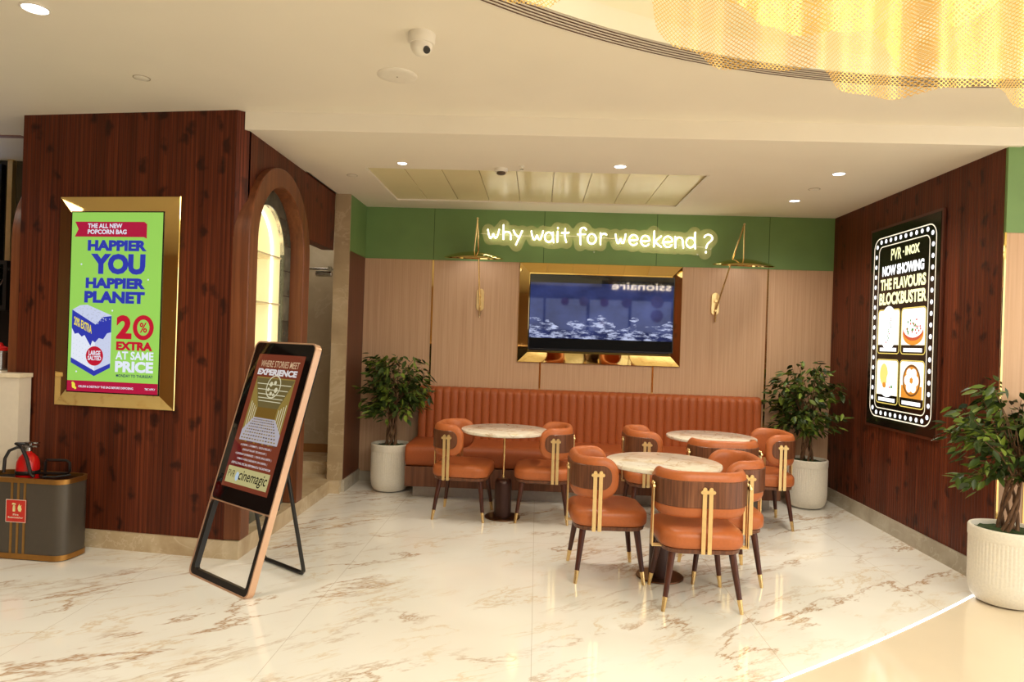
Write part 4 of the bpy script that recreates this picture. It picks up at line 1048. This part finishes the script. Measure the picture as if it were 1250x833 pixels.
m = MB(); m.box(-.6, -.02, 0, .6, .24, 1.62); m.box(-.6, -.22, 1.62, .6, .24, 1.66); m.box(-.6, -.22, 2.0, .6, .24, 2.03); m.box(.57, -.22, 1.66, .6, .24, 2.0); m.build('frame', M['black'], rk, smooth=None)
for k in range(7):
    m = MB(); x = -.52+.16*k; m.loft([[(x, -.2, 1.665), (x+.012, -.2, 1.665), (x+.012, .2, 1.665), (x, .2, 1.665)], [(x+.16, -.2, 1.97), (x+.172, -.2, 1.97), (x+.172, .2, 1.97), (x+.16, .2, 1.97)]]); m.build('tray', M['steel'], rk, smooth=None)

# ================================================================== CEILING FITTINGS
def spot(x, y, z, power, size=2.5, blend=1.0):
    l = bpy.data.lights.new('spot', 'SPOT'); l.energy = power; l.spot_size = size; l.spot_blend = blend; l.color = (1, .92, .78); l.shadow_soft_size = .16
    o = bpy.data.objects.new('spot_light', l); COL.objects.link(o); o.location = (x, y, z-.02); return o
def downlight(x, y, z, label, lit=True, r=.042, power=SPOT_W):
    t = thing('downlight', label, 'ceiling light', (x, y, z), 0, 'recessed ceiling downlights')
    m = MB(); n = 28; m.loft([[(a*math.cos(2*PI*i/n), a*math.sin(2*PI*i/n), b) for i in range(n)] for a, b in ((r*1.22, 0), (r*1.22, -.004), (r*1.05, -.006), (r, -.002))], cap=False); m.build('trim_ring', M['white'], t)
    m = MB(); m.lathe([(.002, -.003), (r, -.003), (r, -.001), (.002, -.001)], n=28); m.build('lens', M['lamp'] if lit else plain('unlit lens', rgb(206, 192, 164), .3), t)
    if lit:
        s = spot(x, y, z, power); s.parent = t; s.location = (0, 0, -.02)
    return t
downlight(.583, 5.191, ZC, 'lit downlight in front of the ceiling panels, above the television')
downlight(2.242, 5.261, ZC, 'lit downlight nearer the camera, near the right wall')
downlight(2.277, 6.247, ZC, 'lit downlight above the right corner plant', power=SPOT_W*.55)
downlight(-1.089, 5.242, ZC, 'small half lit downlight at the left end of the ceiling panels', power=SPOT_W*.6, r=.034)
downlight(-2.374, 3.075, ZU, 'large lit downlight at the upper left of the photo', r=.052)
spot(-2.28, 6.95, ZC, 16)  # added light to brighten the doorway, no fixture
spot(-4.9, 5.0, ZU, 70)  # added fill for the counter and far left ceiling, no fixture
spot(-4.3, 3.9, ZU, 60)  # second added fill near the counter, also without a fixture
def disc_fit(name, cat, label, x, y, z, r, h=.012):
    t = thing(name, label, cat, (x, y, z))
    m = MB(); m.lathe([(.002, -h), (r*.7, -h), (r*.94, -h*.7), (r, -.002), (r, 0), (.002, 0)], n=36); m.build('cover', M['white'], t, smooth=50)
    return t
def ring_fit(label, x, y, z, r):
    t = thing('blank_cap', label, 'ceiling cap', (x, y, z))
    m = MB(); m.lathe([(.002, -.006), (r*.8, -.007), (r, -.002), (r, 0), (.002, 0)], n=30); m.build('cap', M['white'], t, smooth=50)
    m = MB(); n = 30; m.loft([[(a*math.cos(2*PI*i/n), a*math.sin(2*PI*i/n), b) for i in range(n)] for a, b in ((r*1.12, 0), (r*1.12, -.003), (r*1.02, -.003))], cap=False); m.build('shadow_ring', plain('grey ring', rgb(160, 142, 116), .5), t)
ring_fit('round ceiling cap above the left stone jamb', -1.60, 5.68, ZC, .040)
ring_fit('round ceiling cap between the two right downlights', 2.268, 5.785, ZC, .042)
ring_fit('small flush ceiling cap above the dark red column', -2.363, 3.908, ZU, .042)
sp = disc_fit('ceiling_speaker', 'ceiling speaker', 'large flat round speaker grille in the upper ceiling', -.834, 3.801, ZU, .112, .008)
m = MB(); m.lathe([(.001, -.012), (.004, -.012), (.004, -.007), (.001, -.007)], n=12); m.build('centre_pin', M['steel'], sp)
cm = thing('security_camera', 'white turret security camera hanging from the upper ceiling', 'camera', (-.607, 3.283, ZU))
m = MB(); m.lathe([(.066, 0), (.066, -.035), (.060, -.05), (.02, -.052)], n=32); m.build('base', M['white'], cm, smooth=50)
m = MB(); n = 16; m.lathe([(.002, -.105), (.024, -.101), (.042, -.088), (.052, -.068), (.054, -.05), (.02, -.045)], n=32); ball = m.build('turret', M['white'], cm, smooth=60)
m = MB(); m.cyl((.026, -.024, -.078), (.034, -.036, -.092), .017); m.build('lens', M['black'], ball)
sd = thing('smoke_detector', 'white smoke detector just in front of the ceiling panels', 'smoke detector', (-.327, 5.347, ZC))
m = MB(); m.lathe([(.052, 0), (.052, -.022), (.046, -.028), (.002, -.028)], n=32); m.build('body', M['white'], sd, smooth=40)
m = MB(); m.lathe([(.034, -.028), (.036, -.040), (.028, -.046), (.002, -.048)], n=32); m.build('sensor', plain('dark vent', rgb(86, 70, 54), .5), sd, smooth=40)
sk = thing('sprinkler_head', 'tiny sprinkler head beside the smoke detector', 'sprinkler', (-.164, 5.258, ZC))
m = MB(); m.lathe([(.022, 0), (.022, -.004), (.008, -.006), (.006, -.02), (.002, -.021)], n=20); m.build('rosette', M['white'], sk)
m = MB(); m.lathe([(.002, -.026), (.016, -.025), (.016, -.023), (.002, -.022)], n=20); m.build('deflector', M['steel'], sk)

# ================================================================== HANGING GOLD MESH IN THE DOME
def mesh_curtain(label, pts, Y, top, amp, wl, ph):
    t = MB(); P = []
    for (xa, za), (xb, zb) in zip(pts[:-1], pts[1:]):
        n_ = max(2, int(abs(xb-xa)/.025)); P += [(xa+(xb-xa)*i/n_, za+(zb-za)*i/n_) for i in range(n_)]
    P.append(pts[-1])
    zb_ = [p[1] for p in P]
    for _ in range(2): zb_ = [zb_[0]]+[(zb_[i-1]+2*zb_[i]+zb_[i+1])/4 for i in range(1, len(zb_)-1)]+[zb_[-1]]
    rows = []; NZ = 10
    for k in range(NZ+1):
        row = []
        for (x, _), z in zip(P, zb_):
            f = k/NZ; y = Y+amp*math.sin(2*PI*x/wl+ph)*(.5+.5*f)+amp*.5*math.sin(2*PI*x/(wl*.37)+ph*2)
            row.append((x+.25*amp*math.cos(2*PI*x/wl*1.3), y, top+(z-top)*f))
        rows.append(row)
    nx = len(P); vs = [p for r in rows for p in r]
    t.add(vs, [(k*nx+i, k*nx+i+1, (k+1)*nx+i+1, (k+1)*nx+i) for k in range(NZ) for i in range(nx-1)])
    return tag(t.build('mesh_curtain', M['net'], smooth=60), label, 'mesh curtain', 'gold mesh drapes under the dome')
mesh_curtain('longest gold mesh drape, its wavy hem hanging lowest at the top right', [(.33, 3.1), (.40, 2.79), (.42, 2.73), (.48, 2.69), (.63, 2.66), (.82, 2.62), (1.03, 2.60), (1.10, 2.58), (1.18, 2.54), (1.28, 2.52), (1.44, 2.53), (1.66, 2.55), (1.81, 2.52), (1.88, 2.49), (2.03, 2.52), (2.28, 2.56)], 2.75, 3.52, .05, .62, .4)
mesh_curtain('short gold mesh drape hanging in front of the longest one, hem rising to the left', [(.50, 2.80), (.54, 2.73), (.59, 2.67), (.67, 2.63), (.77, 2.60), (.88, 2.58), (.98, 2.57), (1.06, 2.58), (1.11, 2.57), (1.17, 2.53), (1.20, 2.48)], 2.35, 3.52, .03, .4, 1.2)
mesh_curtain('gold mesh drape behind the longest one, filling the right corner of the dome', [(1.49, 2.74), (1.53, 2.71), (1.60, 2.70), (1.81, 2.70), (2.01, 2.70), (2.28, 2.70), (2.51, 2.72)], 3.0, 3.52, .04, .5, 2.2)
mesh_curtain('small pointed gold mesh drape nearest the camera at the top edge', [(1.185, 2.62), (1.20, 2.48), (1.26, 2.50), (1.33, 2.55), (1.40, 2.62), (1.46, 2.70)], 2.1, 3.52, .02, .3, .2)
mesh_curtain('small gold mesh drape at the top centre, crossing the air diffuser', [(-.35, 2.88), (-.22, 2.80), (-.14, 2.78), (-.06, 2.77), (.06, 2.82), (.15, 2.88)], 2.6, 3.52, .03, .35, 1.0)

# ================================================================== SNACK KIOSK BEHIND THE CAMERA (seen only in the television and the mirrors)
ki = thing('snack_kiosk', 'snack kiosk opposite the seating, seen only reflected in the television', 'kiosk', (0, -3.5, 0))
m = MB(); m.box(-1.2, -.12, 0, 4.6, -.02, 2.95); m.build('back_panel', M['darktile'], ki, smooth=None)
m = MB(); m.box(-1.2, .25, 0, 4.6, .85, 1.08); m.build('counter', M['benchwood'], ki, smooth=None)
m = MB(); m.box(-1.25, .20, 1.08, 4.65, .90, 1.12); m.build('worktop', M['topmarble'], ki, smooth=None)
m = MB(); m.text('ssionaire', 1.85, 2.90, 3.34, 3.07, .008, .0, mirror=True); m.build('sign_lettering', glow('warm sign letters', (1, .82, .6, 1), 24.0), ki, smooth=None)
m = MB(); m.box(1.6, -.12, 2.95, 4.1, 0, 3.12); m.build('fascia', M['darktile'], ki, smooth=None)
for x0, x1 in ((-.95, .12), (.18, 1.22), (1.30, 2.28), (2.36, 3.36)):
    m = MB(); m.box(x0, -.02, 1.82, x1, .02, 2.62); sc_ = m.build('menu_screen', glow('pale menu screen', rgb(196, 206, 246), 1.3), ki, smooth=None)
rnd = random.Random(4)
for x, z, r in ((.67, 2.55, .10), (1.15, 2.56, .12), (1.67, 2.55, .11), (2.23, 2.56, .13), (3.0, 2.60, .16), (3.0, 2.25, .16), (-.45, 2.1, .10), (1.62, 2.02, .07)):
    m = MB(); m.disc(x, z, r, .024, n=28); m.build('food_picture', glow('dish photo', rgb(*rnd.choice([(150, 60, 40), (150, 110, 60), (120, 70, 50)])), .6), ki, smooth=None)
